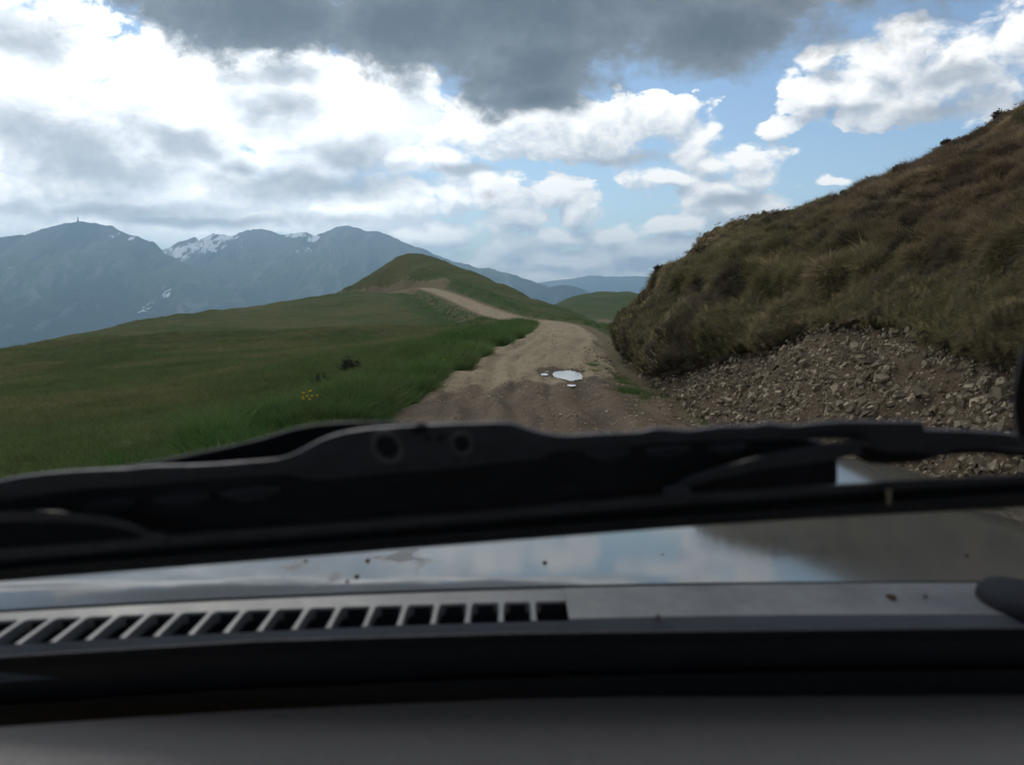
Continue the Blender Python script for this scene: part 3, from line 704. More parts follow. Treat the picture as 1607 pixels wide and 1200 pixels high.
def gn_tree():
    t = bpy.data.node_groups.new('set_tufts', 'GeometryNodeTree')
    t.interface.new_socket('Geometry', in_out='INPUT', socket_type='NodeSocketGeometry')
    t.interface.new_socket('Tufts', in_out='INPUT', socket_type='NodeSocketCollection')
    t.interface.new_socket('Geometry', in_out='OUTPUT', socket_type='NodeSocketGeometry')
    n, l = t.nodes, t.links
    gi, go = n.new('NodeGroupInput'), n.new('NodeGroupOutput')
    ci = n.new('GeometryNodeCollectionInfo'); ci.inputs['Separate Children'].default_value = True; ci.inputs['Reset Children'].default_value = True
    l.new(gi.outputs[1], ci.inputs['Collection'])
    ip = n.new('GeometryNodeInstanceOnPoints'); ip.inputs['Pick Instance'].default_value = True
    l.new(gi.outputs[0], ip.inputs['Points']); l.new(ci.outputs[0], ip.inputs['Instance'])
    def na(nm, ty):
        a = n.new('GeometryNodeInputNamedAttribute'); a.data_type = ty; a.inputs[0].default_value = nm; return a.outputs[0]
    er = n.new('FunctionNodeEulerToRotation'); l.new(na('rot', 'FLOAT_VECTOR'), er.inputs[0]); l.new(er.outputs[0], ip.inputs['Rotation'])
    l.new(na('scl', 'FLOAT'), ip.inputs['Scale'])
    fi = n.new('FunctionNodeFloatToInt'); l.new(na('pick', 'FLOAT'), fi.inputs[0]); l.new(fi.outputs[0], ip.inputs['Instance Index'])
    l.new(ip.outputs[0], go.inputs[0])
    return t
GN = gn_tree()
def scatter(name, pts, zax, xax, scl, tint, coll, kind='stuff'):
    """tufts at pts, standing along zax and leaning along xax"""
    z = zax / np.linalg.norm(zax, axis=1)[:, None]
    y = np.cross(z, xax); y /= np.linalg.norm(y, axis=1)[:, None] + 1e-9; x = np.cross(y, z)
    ry = np.arcsin(np.clip(-x[:, 2], -1, 1)); rx = np.arctan2(y[:, 2], z[:, 2]); rz = np.arctan2(x[:, 1], x[:, 0])
    o = mesh_np(name, pts, [], attrs=dict(rot=np.stack([rx, ry, rz], -1), scl=scl, pick=RNG.integers(0, len(coll.objects), len(pts)), tint=tint), smooth=False)
    md = o.modifiers.new('tufts', 'NODES'); md.node_group = GN
    md[[i.identifier for i in GN.interface.items_tree if i.name == 'Tufts'][0]] = coll
    return tag(o, kind=kind)
def rand_x(n):
    a = RNG.uniform(0, 2 * math.pi, n); return np.stack([np.cos(a), np.sin(a), np.zeros(n)], -1)
def in_view(p, m=0.06):
    q = p - np.array([0, 0, EYE]); return (q[:, 1] > 0.5) & (np.abs(q[:, 0]) < (0.543 + m) * q[:, 1] + 1.0)

def meadow_grass():
    n = 420000; y = np.exp(RNG.uniform(math.log(5), math.log(75), n)); x = -RNG.uniform(0, 1, n) * (0.62 * y + 1.5) - 0.4
    d, s, ix = road_dist(x, y)
    # keep fewer with distance: about one tuft per few pixels
    keep = (s < -1.75) & (RNG.uniform(size=n) < np.clip(y / 60, 0.05, 0.42)) & (x > -46)
    for q, r in PATCH: keep &= np.hypot(x - q[0], (y - q[1]) * 0.6) > r * 1.1
    x, y, d = x[keep], y[keep], d[keep]; z = land(x, y)
    p = xyz(x, y, z - 0.01); n = len(p)
    f1 = fbm(p * 0.12, 3)[:, None]; f2 = fbm(p * 0.9 + 4, 3)[:, None]
    g, o_, dr = (np.array(GRASS_COL[k]) for k in ('green', 'olive', 'dry'))
    c = g + (o_ - g) * sstep(-0.35, 0.35, f1) + (dr - o_) * 0.45 * sstep(0.0, 0.6, f2)
    c = c * RNG.uniform(1.25, 2.0, (n, 1))
    sc = RNG.uniform(0.6, 1.2, n) * (1 + 0.012 * y)
    scatter('meadow_grass', p, np.tile([0, 0, 1.0], (n, 1)) + RNG.normal(size=(n, 3)) * 0.15, rand_x(n), sc, c, PR_MEAD)
meadow_grass()
def verge_grass():
    n = 60000; y = np.exp(RNG.uniform(math.log(5.5), math.log(62), n)); i = np.array([np.argmin(np.abs(ROADL[:, 1] - v)) for v in y]); 
    w = 2.2 - 0.4 * sstep(20, 40, y)
    off = -1.12 - w * RNG.uniform(0, 1, n) ** 1.15
    q = ROADL[i, :2] + RN[i] * off[:, None] + RNG.normal(size=(n, 2)) * 0.05
    x, y2 = q[:, 0], q[:, 1]; e = fbm(xyz(x, y2) * 0.8, 3)
    lim = -np.interp(y2, [6, 9.5, 15, 20, 24], [1.95, 1.78, 1.50, 1.28, 1.22])
    keep = (off < lim + 0.3 * e) & (off > -3.1 + 0.7 * fbm(xyz(x, y2) * 0.5 + 7, 3)) & (RNG.uniform(size=n) < np.clip(y2 / 22, 0.2, 1.0))
    for c, r in PATCH: keep &= np.hypot(x - c[0], (y2 - c[1]) * 0.6) > r * 1.25
    x, y2, e, off = x[keep], y2[keep], e[keep], off[keep]
    # a tongue of grass at the foot of the bank, right of the road
    m = 900; t = RNG.uniform(0, 1, m); a, b = PZ(920, 572, 0.02), PZ(1012, 632, 0.02)
    xr, yr = a[0] + (b[0] - a[0]) * t + RNG.normal(size=m) * 0.10, a[1] + (b[1] - a[1]) * t + RNG.normal(size=m) * 0.25
    kr = fbm(xyz(xr, yr) * 1.3 + 2, 3) > -0.15; xr, yr = xr[kr], yr[kr]
    mm = 2600; i = RNG.integers(0, len(ROADL), mm); of = RNG.choice([-1, 1], mm) * RNG.uniform(2.0, 4.5, mm); f = ROADL[i, :2] + RN[i] * of[:, None]; f = f[(f[:, 1] > 45) & (f[:, 1] < 150)]
    x = np.r_[x, xr, f[:, 0]]; y2 = np.r_[y2, yr, f[:, 1]]; small = np.r_[np.zeros(len(e)), np.ones(len(xr)), np.full(len(f), 0.3)]
    p = xyz(x, y2, land(x, y2) - 0.02); n = len(p)
    clump = fbm(p * 1.5, 3); sc = (0.82 + 0.85 * clump) * RNG.uniform(0.7, 1.2, n) * (1 - 0.62 * small)
    f = np.clip(fbm(p * 0.7 + 3, 3)[:, None] + 0.3, 0, 1)
    c = np.array([0.022, 0.052, 0.012]) * (1 - f) + np.array([0.052, 0.088, 0.024]) * f
    c = c * np.array([1.65, 1.55, 1.5])
    ol = np.clip(fbm(p * 1.9 + 11, 3)[:, None] * 1.4, 0, 0.5); c = c * (1 - ol) + np.array([0.075, 0.078, 0.030]) * ol
    c = c * 1.3
    c = np.where(RNG.uniform(size=(n, 1)) < 0.06, np.array([0.12, 0.115, 0.05]), c)
    scatter('verge_grass', p, np.tile([0, 0, 1.0], (n, 1)) + RNG.normal(size=(n, 3)) * 0.18, rand_x(n), np.clip(sc, 0.25, 1.7), c, PR_LUSH)
verge_grass()

def bank_grass():
    a, b = BP[:-1, :-1], BP[1:, 1:]; ctr = (BP[:-1, :-1] + BP[1:, :-1] + BP[1:, 1:] + BP[:-1, 1:]) / 4
    ar = np.linalg.norm(np.cross(BP[1:, :-1] - a, BP[:-1, 1:] - a), axis=-1)
    nn = BN[:-1, :-1]; tf = BT[:-1, :-1]
    c = ctr.reshape(-1, 3); ar = ar.ravel(); nn = nn.reshape(-1, 3); tf = tf.ravel()
    dist = np.linalg.norm(c - [0, 0, EYE], axis=1)
    face = ((np.array([0, 0, EYE]) - c) * nn).sum(1) / dist
    w = ar * (tf > 0.5) * (c[:, 1] > 1.5) * in_view(c) * np.clip(9 / dist, 0.15, 1.4) * (face > -0.25) * (c[:, 1] < 48)
    N_ = 85000
    cnt = RNG.choice(len(w), N_, p=w / w.sum())
    p = c[cnt] + RNG.normal(size=(N_, 3)) * 0.04; n_ = nn[cnt]
    down = np.tile([0, 0, -1.0], (N_, 1)); down = down - n_ * (down * n_).sum(1)[:, None]
    kd = KDTree(len(TUS)); [kd.insert(v, i) for i, v in enumerate(TUS)]; kd.balance()
    near_ = [kd.find(v) for v in p]; ti = np.array([q[1] for q in near_]); td = np.array([q[2] for q in near_])
    out_ = p - TUS[ti]; r_ = np.clip(td / 0.26, 0, 1.2)
    pt = TUS[ti]
    f1 = fbm(pt * 0.75, 4); f2 = fbm(pt * 1.7 + 5, 3); f3 = fbm(p * 0.3 + 9, 3)
    tr = RNG.uniform(-1, 1, len(TUS))[ti]
    straw, olive, brown, dark = np.array([.25, .195, .108]), np.array([.122, .106, .048]), np.array([.135, .094, .056]), np.array([.048, .037, .025])
    h = lambda v, a, b: sstep(a, b, v)[:, None]
    near = h(p[:, 0] + 0.25 * (20 - p[:, 1]) * 0.4 + 2.0 * f3, 3.0, 8)
    col = olive * (1 - near) + brown * near
    col = col + (straw - col) * h(f1 + 0.4 * tr, 0.0, 0.75) * 0.8
    col = col + (dark - col) * h(f2 + 0.4 * f3 + 0.25 * tr, 0.15, 0.7) * 0.85
    col = col * RNG.uniform(0.75, 2.0, (N_, 1))
    steep = 1 - np.clip(n_[:, 2], 0, 1)
    z = n_ * 0.7 + np.array([0, 0, 0.35]) + out_ / 0.26 * 0.75 + RNG.normal(size=(N_, 3)) * 0.22
    down = down * 0.5 + out_ / 0.26 * 0.8 + RNG.normal(size=(N_, 3)) * 0.3
    sc = RNG.uniform(0.55, 1.2, N_) * (1.12 - 0.55 * r_ ** 2) * (1 + 0.012 * np.linalg.norm(p, axis=1)) * RNG.uniform(0.75, 1.3, len(TUS))[ti]
    heath = RNG.uniform(size=N_) < np.where(f2 + 0.4 * f3 > 0.38, 0.65, 0.30)
    g = ~heath
    scatter('bank_grass', p[g] - n_[g] * 0.015, z[g], down[g], sc[g], col[g], PR_DRY)
    hc = col[heath] * RNG.uniform(0.7, 1.25, (heath.sum(), 1))
    scatter('heather', p[heath] - n_[heath] * 0.01, z[heath], rand_x(heath.sum()), sc[heath] * 0.62, hc, PR_HEATH)
bank_grass()

# ------------------------------------------------------------------ stones of the scree, the road's gravel
def stone_mat(k, b, out):
    o = k.obj(); r = k.new('ShaderNodeObjectInfo').outputs['Random']; a = k.attr('shade')
    t = k.m('ADD', a, k.m('MULTIPLY', r, 0.0))
    c = k.mix(t, (0.105, 0.079, 0.051), (0.48, 0.390, 0.262))
    c = k.mix(k.m('MULTIPLY', k.noise(o, 30, 5, 0.7), 0.5), c, (0.15, 0.12, 0.09))
    k.put(b.inputs['Base Color'], c)
    bn = k.new('ShaderNodeBump'); bn.inputs['Strength'].default_value = 0.5; bn.inputs['Distance'].default_value = 0.01
    k.put(bn.inputs['Height'], k.noise(o, 60, 4)); k.l.new(bn.outputs[0], b.inputs['Normal'])
M_stone = material('slate_stone', stone_mat, 0.9, 0.2)
def shard(seed):
    """a flat angular shard: an uneven five- to seven-sided slab"""
    r = np.random.default_rng(seed); n = int(r.integers(5, 8)); a = np.sort(np.linspace(0, 2 * math.pi, n, endpoint=False) + r.normal(size=n) * 0.22)
    e = r.uniform(0.45, 0.95); rad = r.uniform(0.75, 1.05, n)
    x, y = np.cos(a) * rad, np.sin(a) * rad * e; th = r.uniform(0.16, 0.36)
    top = np.stack([x * 0.86 + r.normal() * .05, y * 0.86, np.full(n, th) + r.normal(size=n) * 0.07], -1); bot = np.stack([x, y, np.full(n, -th) + r.normal(size=n) * 0.05], -1)
    V = np.r_[top, bot]; F = [tuple(range(n)), tuple(range(2 * n - 1, n - 1, -1))] + [(i, n + i, n + (i + 1) % n, (i + 1) % n) for i in range(n)]
    return V, F
SHARDS = [shard(100 + i) for i in range(9)]
def rot_to(z, spin):
    z = z / np.linalg.norm(z); x = np.cross([0.3, 1, 0.2], z); x /= np.linalg.norm(x); y = np.cross(z, x)
    c, s = math.cos(spin), math.sin(spin)
    return np.stack([x * c + y * s, -x * s + y * c, z], -1)
def join_shards(name, pos, rots, sizes, shades, parent, mat):
    V, F, A = [], [], []; o = 0
    for p, R, s, sh in zip(pos, rots, sizes, shades):
        v, f = SHARDS[RNG.integers(len(SHARDS))]
        V.append((v * s) @ R.T + p); F += [tuple(i + o for i in q) for q in f]; A.append(np.full(len(v), sh)); o += len(v)
    return tag(mesh_np(name, np.concatenate(V), F, mat, parent, smooth=False, attrs=dict(shade=np.concatenate(A))), kind='stuff')
def scree():
    a = BP[:-1, :-1]; ctr = (BP[:-1, :-1] + BP[1:, :-1] + BP[1:, 1:] + BP[:-1, 1:]) / 4
    ar = np.linalg.norm(np.cross(BP[1:, :-1] - a, BP[:-1, 1:] - a), axis=-1).ravel()
    q = np.broadcast_to(BQ[:-1], ctr.shape[:2]).ravel(); c = ctr.reshape(-1, 3); nn = BN[:-1, :-1].reshape(-1, 3)
    dist = np.linalg.norm(c - [0, 0, EYE], axis=1)
    w = ar * (q < 4.1) * (c[:, 1] > 2.6) * (c[:, 1] < 30) * in_view(c) * np.clip(8 / dist, 0.2, 2) * (c[:, 2] > -0.1)
    pick = RNG.choice(len(w), 20000, p=w / w.sum())
    p = c[pick] + RNG.normal(size=(len(pick), 3)) * 0.035; n_ = nn[pick]
    # some that have rolled down to the road's edge
    m = 1100; y = RNG.uniform(4, 22, m); x = 1.95 - np.abs(RNG.normal(size=m)) * 0.28 - 0.02; zz = np.maximum(road_z(x, y), land(x, y).ravel() - 0.02)
    p = np.r_[p, xyz(x, y, zz)]; n_ = np.r_[n_, np.tile([0, 0, 1.0], (m, 1))]
    N_ = len(p); s = np.clip(np.exp(RNG.normal(size=N_) * 0.62) * 0.0138, 0.006, 0.06)
    s[-m:] *= 0.65
    big = RNG.choice(20000, 170, replace=False); s[big] *= RNG.uniform(1.4, 2.3, 170)
    R = [rot_to(n_[i] + RNG.normal(size=3) * 0.55, RNG.uniform(0, 6.28)) for i in range(N_)]
    p = p + n_ * (s * 0.12)[:, None]
    # a few remembered ones: the large pale slab right, the long one at the wiper's edge
    for j, (px, py, size) in enumerate(((1535, 632, 0.085), (1305, 650, 0.10), (1522, 607, 0.055), (1508, 595, 0.045), (1420, 548, 0.06))):
        r = ray(px, py); ys = np.linspace(3, 14, 900); L = np.array([0, 0, EYE]) + r * (ys / r[1])[:, None]
        near = [np.min(((BP[:, :52].reshape(-1, 3) - L[k]) ** 2).sum(1)) for k in range(0, 900, 6)]
        P0 = L[int(np.argmin(near)) * 6]; p[j] = P0; s[j] = size; R[j] = rot_to(np.array([-0.75, -0.3, 0.7]), 0.6 + j)
    sh = np.clip(RNG.beta(1.3, 2.4, N_), 0, 1); sh[:5] = 0.98
    app = s / np.linalg.norm(p - [0, 0, EYE], axis=1) * in_view(p); app[:5] = 9
    order = np.argsort(-app); top = order[:300]; rest = order[300:]
    meshes = []
    for v, f in SHARDS:
        for lv in (0.15, 0.4, 0.65, 0.95): meshes.append(mesh_np('stone', v, f, M_stone, smooth=False, attrs=dict(shade=np.full(len(v), lv)), link=False))
    for i in top:
        lv = int(np.argmin(np.abs(np.array((0.15, 0.4, 0.65, 0.95)) - sh[i])))
        o = bpy.data.objects.new('stone', meshes[int(RNG.integers(len(SHARDS))) * 4 + lv]); COL.objects.link(o); o.parent = bank_o
        o.matrix_world = Matrix.Translation(Vector(p[i])) @ Matrix(R[i].tolist()).to_4x4() @ Matrix.Diagonal((s[i], s[i], s[i], 1))
    join_shards('scree', p[rest], [R[i] for i in rest], s[rest], sh[rest], bank_o, M_stone)
scree()
def gravel():
    n = 9000; y = np.exp(RNG.uniform(math.log(6), math.log(30), n)); i = np.array([np.argmin(np.abs(ROADL[:, 1] - v)) for v in y])
    off = RNG.uniform(-1.4, 1.75, n); q = ROADL[i, :2] + RN[i] * off[:, None]
    band = np.exp(-((q[:, 1] - 12.6) / 0.9) ** 2) + np.exp(-(((q[:, 0] - 0.75) / 0.5) ** 2 + ((q[:, 1] - 10.2) / 0.8) ** 2)) + 0.45 * (q[:, 0] > 0.9) + 0.17
    k = RNG.uniform(size=n) < band; q = q[k]; z = road_z(q[:, 0], q[:, 1])
    s = np.clip(np.exp(RNG.normal(size=len(q)) * 0.4) * 0.011, 0.005, 0.035)
    join_shards('gravel', xyz(q[:, 0], q[:, 1], z + s * 0.1), [rot_to(np.array([0, 0, 1.0]) + RNG.normal(size=3) * 0.3, RNG.uniform(0, 6.28)) for _ in s], s, RNG.uniform(0.3, 1.0, len(s)), road_o, M_stone)
gravel()

# ------------------------------------------------------------------ single plants in the verge
M_petal = plain('dandelion_yellow', (0.42, 0.29, 0.02), 0.7, 0.1); M_stem = plain('green_stem', (0.05, 0.09, 0.025), 0.7, 0.1); M_leafd = plain('dark_leaf', (0.020, 0.030, 0.014), 0.8, 0.1); M_twig = plain('twig_bark', (0.06, 0.042, 0.03), 0.9, 0.1)
def dandelion_proto():
    root = empty('dandelion'); n = 14
    V = [(0, 0, 0.012)]; F = []
    for r_, z_ in ((0.012, 0.014), (0.024, 0.004)):
        V += [(r_ * math.cos(i * 2 * math.pi / n), r_ * math.sin(i * 2 * math.pi / n), z_ + (0.004 if i % 2 else 0)) for i in range(n)]
    F = [(0, 1 + i, 1 + (i + 1) % n) for i in range(n)] + [(1 + i, 1 + n + i, 1 + n + (i + 1) % n, 1 + (i + 1) % n) for i in range(n)]
    V.append((0, 0, -0.008)); F += [(len(V) - 1, 1 + n + (i + 1) % n, 1 + n + i) for i in range(n)]
    h = mesh_np('flower_head', V, F, M_petal, root, False); h.location = (0.01, 0, 0.235)
    a = [i * math.pi / 3 for i in range(6)]
    sv = [(0.004 * math.cos(t), 0.004 * math.sin(t), 0) for t in a] + [(0.01 + 0.003 * math.cos(t), 0.003 * math.sin(t), 0.235) for t in a]
    mesh_np('stem', sv, [(i, (i + 1) % 6, 6 + (i + 1) % 6, 6 + i) for i in range(6)], M_stem, root, True)
    return root
def copy_tree(o, parent=None):
    c = o.copy(); COL.objects.link(c)
    if parent is not None: c.parent = parent
    for ch in list(o.children): copy_tree(ch, c)
    return c
dp = dandelion_proto(); spots = [(470, 637), (475, 641), (480, 634), (484, 642), (478, 645), (489, 638), (494, 632), (486, 631), (466, 645), (691, 574)]
for i, (px, py) in enumerate(spots):
    o = dp if i == 0 else copy_tree(dp); q = hit(px, py + 17); q[2] = float(land(q[0:1], q[1:2])[0]); o.location = q
    o.rotation_euler = (RNG.normal() * 0.15, RNG.normal() * 0.15, RNG.uniform(0, 6.28)); o.scale = (0.85, 0.85, 1.15)
    tag(o, 'yellow dandelion flower in the close cluster by the bare spot in the left verge' if i < 9 else 'lone yellow dandelion in the lush verge grass close to the road', 'flower', 'dandelions in the left verge' if i < 9 else None)
def bush(name, loc, w, h, n, leafs, label, cat, mat=None, up=1.0):
    """a small shrub: forked twigs and many leaf faces through its volume"""
    root = empty(name, tuple(loc)); r = np.random.default_rng(int(abs(loc[0] * 100)) + 3); V, F, TV, TF = [], [], [], []
    if 'heather' in name: w *= 0.55; h *= 0.40
    for t in range(n):
        a = r.uniform(0, 6.28); e = r.uniform(0.25, 1.0); tip = np.array([math.cos(a) * w * e, math.sin(a) * w * e, h * r.uniform(0.55, 1.0) * (1 - 0.45 * e * e)]); b0 = np.array([math.cos(a) * w * 0.15, math.sin(a) * w * 0.15, -0.03])
        o = len(TV); sd = np.array([-math.sin(a), math.cos(a), 0]) * 0.004; ud = np.array([0, 0, 0.004])
        TV += [b0 - sd, b0 + sd, b0 + ud, tip]; TF += [(o, o + 1, o + 3), (o + 1, o + 2, o + 3), (o + 2, o, o + 3)]
        for j in range(leafs):
            f = r.uniform(0.3, 1.05); c = b0 + (tip - b0) * f + r.normal(size=3) * w * 0.10; d1 = r.normal(size=3); d1 /= np.linalg.norm(d1); d2 = np.cross(d1, r.normal(size=3)); d2 /= np.linalg.norm(d2); L = r.uniform(0.012, 0.03)
            o2 = len(V); V += [c - d1 * L, c + d2 * L * 0.45, c + d1 * L, c - d2 * L * 0.45]; F.append((o2, o2 + 1, o2 + 2, o2 + 3))
    mesh_np('twigs', TV, TF, M_twig, root, False); mesh_np('leaves', V, F, mat or M_leafd, root, False)
    return tag(root, label, cat)
q = hit(505, 612); bush('shrub', q, 0.23, 0.30, 60, 26, 'small dark round shrub at the outer edge of the left verge grass', 'shrub')
q = hit(548, 585); bush('shrub', q, 0.28, 0.30, 60, 22, 'low dark shrub half sunk in the lush grass beyond the round shrub', 'shrub')
def bank_point(px, py, dy=0.0):
    """the point of the bank whose image lies nearest to a photo pixel, preferring the nearest to the eye"""
    p = BP[:, 52:].reshape(-1, 3); p = p[(p[:, 1] > 1) & (p[:, 1] < 45)]
    v = p - [0, 0, EYE]; zc = v[:, 1] * CP - v[:, 2] * SP; yc = v[:, 1] * SP + v[:, 2] * CP
    e = np.hypot(803.5 + FOC * v[:, 0] / zc - px, 600 - FOC * yc / zc - py) + zc * 0.3
    return p[np.argmin(e)]
M_heath = plain('heath_leaf', (0.052, 0.042, 0.026), 0.9, 0.1)
for (px, py, w, h, lab) in ((1105, 397, .34, .42, 'dark heather bush standing out on the lower skyline of the right bank'), (1322, 300, .22, .26, 'small heather tuft on the skyline halfway up the right bank'), (1408, 252, .24, .32, 'heather tuft with a thin tall spike on the upper skyline of the bank'),
                            (1482, 222, .22, .26, 'low heather tuft between two taller ones high on the bank skyline'), (1567, 184, .26, .34, 'topmost heather bush on the skyline at the right frame edge'), (1028, 425, .30, .26, 'dark heather bush on the nose of the bank above the overhanging turf')):
    bush('heather_bush', bank_point(px, py), w, h, 46, 20, lab, 'bush', M_heath)
def twig():
    a, c = bank_point(1455, 568), bank_point(1482, 547); t = np.linspace(0, 1, 9)[:, None]
    mid = a + (c - a) * t + np.array([-0.10, -0.05, 0.03]) + np.array([-0.02, 0, -0.03]) * np.sin(t * math.pi * 1.5)
    V = []; n = 5
    for i, q in enumerate(mid):
        r = 0.0045 * (1 - 0.6 * i / 8); V += [q + np.array([r * math.cos(k), 0, r * math.sin(k)]) for k in np.linspace(0, 2 * math.pi, n, endpoint=False)]
    F = [(i * n + k, i * n + (k + 1) % n, i * n + n + (k + 1) % n, i * n + n + k) for i in range(8) for k in range(n)]
    tag(mesh_np('twig', V, F, plain('pale_twig', (0.36, 0.31, 0.24), 0.8, 0.1)), 'pale bent dry twig hanging out of the turf edge above the scree', 'twig')
twig()
q = hit(528, 624); v, f = SHARDS[3]
st = mesh_np('rock', v * 0.16, f, M_stone, smooth=False, attrs=dict(shade=np.full(len(v), 0.7))); st.location = q + np.array([0, 0, 0.02]); tag(st, 'pale flat rock lying on the bare spot below the dark round shrub', 'rock')
# ------------------------------------------------------------------ the car one looks out of
M_black = plain('black_plastic', (0.012, 0.013, 0.016), 0.65, 0.3, 0.25, 300)
M_wiper = plain('wiper_metal_paint', (0.036, 0.040, 0.054), 0.6, 0.4, 0.2, 260, 0.25)
M_wiper2 = plain('wiper_yoke_paint', (0.040, 0.042, 0.052), 0.55, 0.4, 0.2, 260, 0.25)
M_rubber = plain('black_rubber', (0.010, 0.011, 0.014), 0.75, 0.25, 0.2, 300)
M_frit = plain('dark_frit', (0.014, 0.015, 0.020), 0.6, 0.35, 0.0, 100)
M_void = plain('dark_recess', (0.024, 0.029, 0.040), 0.8, 0.2, 0.0, 80, 0.3)
M_lip = plain('grimy_lip', (0.045, 0.052, 0.065), 0.7, 0.3, 0.0, 60, 0.3)
M_dash = plain('dash_vinyl', (0.19, 0.177, 0.17), 0.75, 0.25, 0.5, 420, 0.08)
M_rust = plain('rust', (0.035, 0.016, 0.010), 0.9, 0.1)
def paint(k, b, out):
    o = k.obj(); n1 = k.noise(o, 5, 6, 0.65); n2 = k.noise(o, 26, 5, 0.7); st = k.new('ShaderNodeMapping'); k.l.new(o, st.inputs[0]); st.inputs['Scale'].default_value = (1, 0.45, 1)
    n3 = k.noise(st.outputs[0], 16, 4, 0.6)
    dirt = k.ramp(k.m('ADD', n3, k.m('MULTIPLY', k.m('SUBTRACT', n2, 0.5), 0.9)), 0.58, 0.72)
    spot = k.v('LENGTH', k.v('MULTIPLY_ADD', o, (1 / 0.13, 1 / 0.16, 0), (0.19 / 0.13, -0.64 / 0.16, 0)))
    dirt = k.m('MULTIPLY', dirt, k.ramp(spot, 1.3, 0.3))
    c = k.mix(n1, (0.050, 0.052, 0.051), (0.074, 0.073, 0.069))
    c = k.mix(k.m('MULTIPLY', dirt, 0.5), c, (0.05, 0.045, 0.04))
    k.put(b.inputs['Base Color'], c); k.put(b.inputs['Roughness'], k.m('ADD', k.m('ADD', 0.02, k.m('MULTIPLY', n1, 0.10)), k.m('MULTIPLY', dirt, 0.35)))
    b.inputs['IOR'].default_value = 1.29; b.inputs['Specular IOR Level'].default_value = 0.5
M_paint = material('silver_paint', paint, 0.2, 0.5)
def cowl_paint(k, b, out):
    o = k.obj(); n1 = k.noise(o, 9, 6, 0.7); n2 = k.noise(o, 40, 4, 0.7)
    c = k.mix(k.ramp(n1, 0.35, 0.7), (0.074, 0.079, 0.081), (0.028, 0.031, 0.036))
    k.put(b.inputs['Base Color'], k.mix(k.m('MULTIPLY', k.ramp(n2, 0.5, 0.8), 0.4), c, (0.095, 0.096, 0.095)))
    k.put(b.inputs['Roughness'], k.m('ADD', 0.38, k.m('MULTIPLY', n1, 0.3)))
M_cowl = material('weathered_cowl_paint', cowl_paint, 0.5, 0.5)

car = empty('car', (0, 0.4, 0))
tag(car, 'car looked out of from behind its windscreen, silver bonnet, slotted cowl and black wiper', 'car')
def cpart(name, V, F, mat, parent=None, smooth=True):
    o = mesh_np(name, V, F, mat, None, smooth); o.parent = parent or car
    o.matrix_parent_inverse = Matrix.Identity(4)
    if smooth: o.data.set_sharp_from_angle(angle=math.radians(38))
    off = Vector((0, 0.4, 0))
    o.data.transform(Matrix.Translation(-off))
    return o
GN_ = np.array([0, math.sin(math.radians(47)), math.cos(math.radians(47))]); G0 = np.array([0, 0.725, 1.155])       # glass plane: normal points out
def GP(px, py, off=0.0):
    r = ray(px, py); E = np.array([0, 0, EYE]); t = ((G0 - E) @ GN_ + off) / (r @ GN_); return E + r * t
def densify(pts, n=6):
    """rounded polygon through photo points (Catmull-Rom on the open polyline)"""
    p = np.array(pts, float); out = []
    for i in range(len(p) - 1):
        a, b, c, d = p[max(i - 1, 0)], p[i], p[i + 1], p[min(i + 2, len(p) - 1)]
        for t in np.linspace(0, 1, n, endpoint=False):
            out.append(0.5 * (2 * b + (c - a) * t + (2 * a - 5 * b + 4 * c - d) * t * t + (3 * b - a - 3 * c + d) * t ** 3))
    out.append(p[-1]); return np.array(out)
def strip(name, top, bot, off, th, mat, parent=None, n=70, bev=0.0015, round_=True):
    """a bar lying along the glass: between two edges, off metres outside the pane, th thick"""
    t, b = (densify(top), densify(bot)) if round_ else (np.array(top, float), np.array(bot, float))
    xs = np.linspace(max(t[0, 0], b[0, 0]), min(t[-1, 0], b[-1, 0]), n)
    ty, by = np.interp(xs, t[:, 0], t[:, 1]), np.interp(xs, b[:, 0], b[:, 1])
    V = []
    for x, y0, y1 in zip(xs, ty, by):
        e = min(3.0, (y1 - y0) * 0.3)
        ring = [GP(x, y0 + e, off), GP(x, y0 + e * 0.3, off + bev), GP(x, y0, off + bev * 2), GP(x, y0, off + th), GP(x, y1, off + th), GP(x, y1, off + bev * 2), GP(x, y1 - e * 0.3, off + bev), GP(x, y1 - e, off)]
        V += ring
    F = []
    for i in range(n - 1):
        for j in range(8): F.append((i * 8 + j, i * 8 + (j + 1) % 8, i * 8 + 8 + (j + 1) % 8, i * 8 + 8 + j))
    F += [tuple(range(8))[::-1], tuple(range((n - 1) * 8, n * 8))]
    return cpart(name, V, F, mat, parent, True)

# bonnet, cowl with its vent slots
XS = np.linspace(-0.95, 1.15, 90)
def yline(pts, z):
    q = np.array([PZ(px, py, z) for px, py in pts]); o = np.argsort(q[:, 0]); c = np.polyfit(q[o, 0], q[o, 1], 2); return lambda x: np.polyval(c, np.clip(x, -0.75, 0.75))
ZC = 1.155
y_low = yline([(0, 1031), (400, 1004), (800, 991), (1200, 986), (1607, 982)], ZC - 0.004)
y_s0 = yline([(0, 1012), (250, 998), (450, 987), (650, 979), (890, 972), (1300, 968), (1607, 965)], ZC)
y_s1 = yline([(0, 974), (250, 964), (450, 955), (650, 948), (890, 943), (1300, 938), (1607, 936)], ZC)
y_hood = yline([(0, 963), (400, 941), (800, 926), (1200, 919), (1607, 916)], ZC)
def hood_z(y):
    t = np.clip(y - 0.91, 0, 2); return ZC + 0.0035 - 0.092 * np.minimum(t, 0.55) - 0.096 * 0.25 * (1 - np.exp(-np.maximum(t - 0.55, 0) / 0.6)) * 0.9
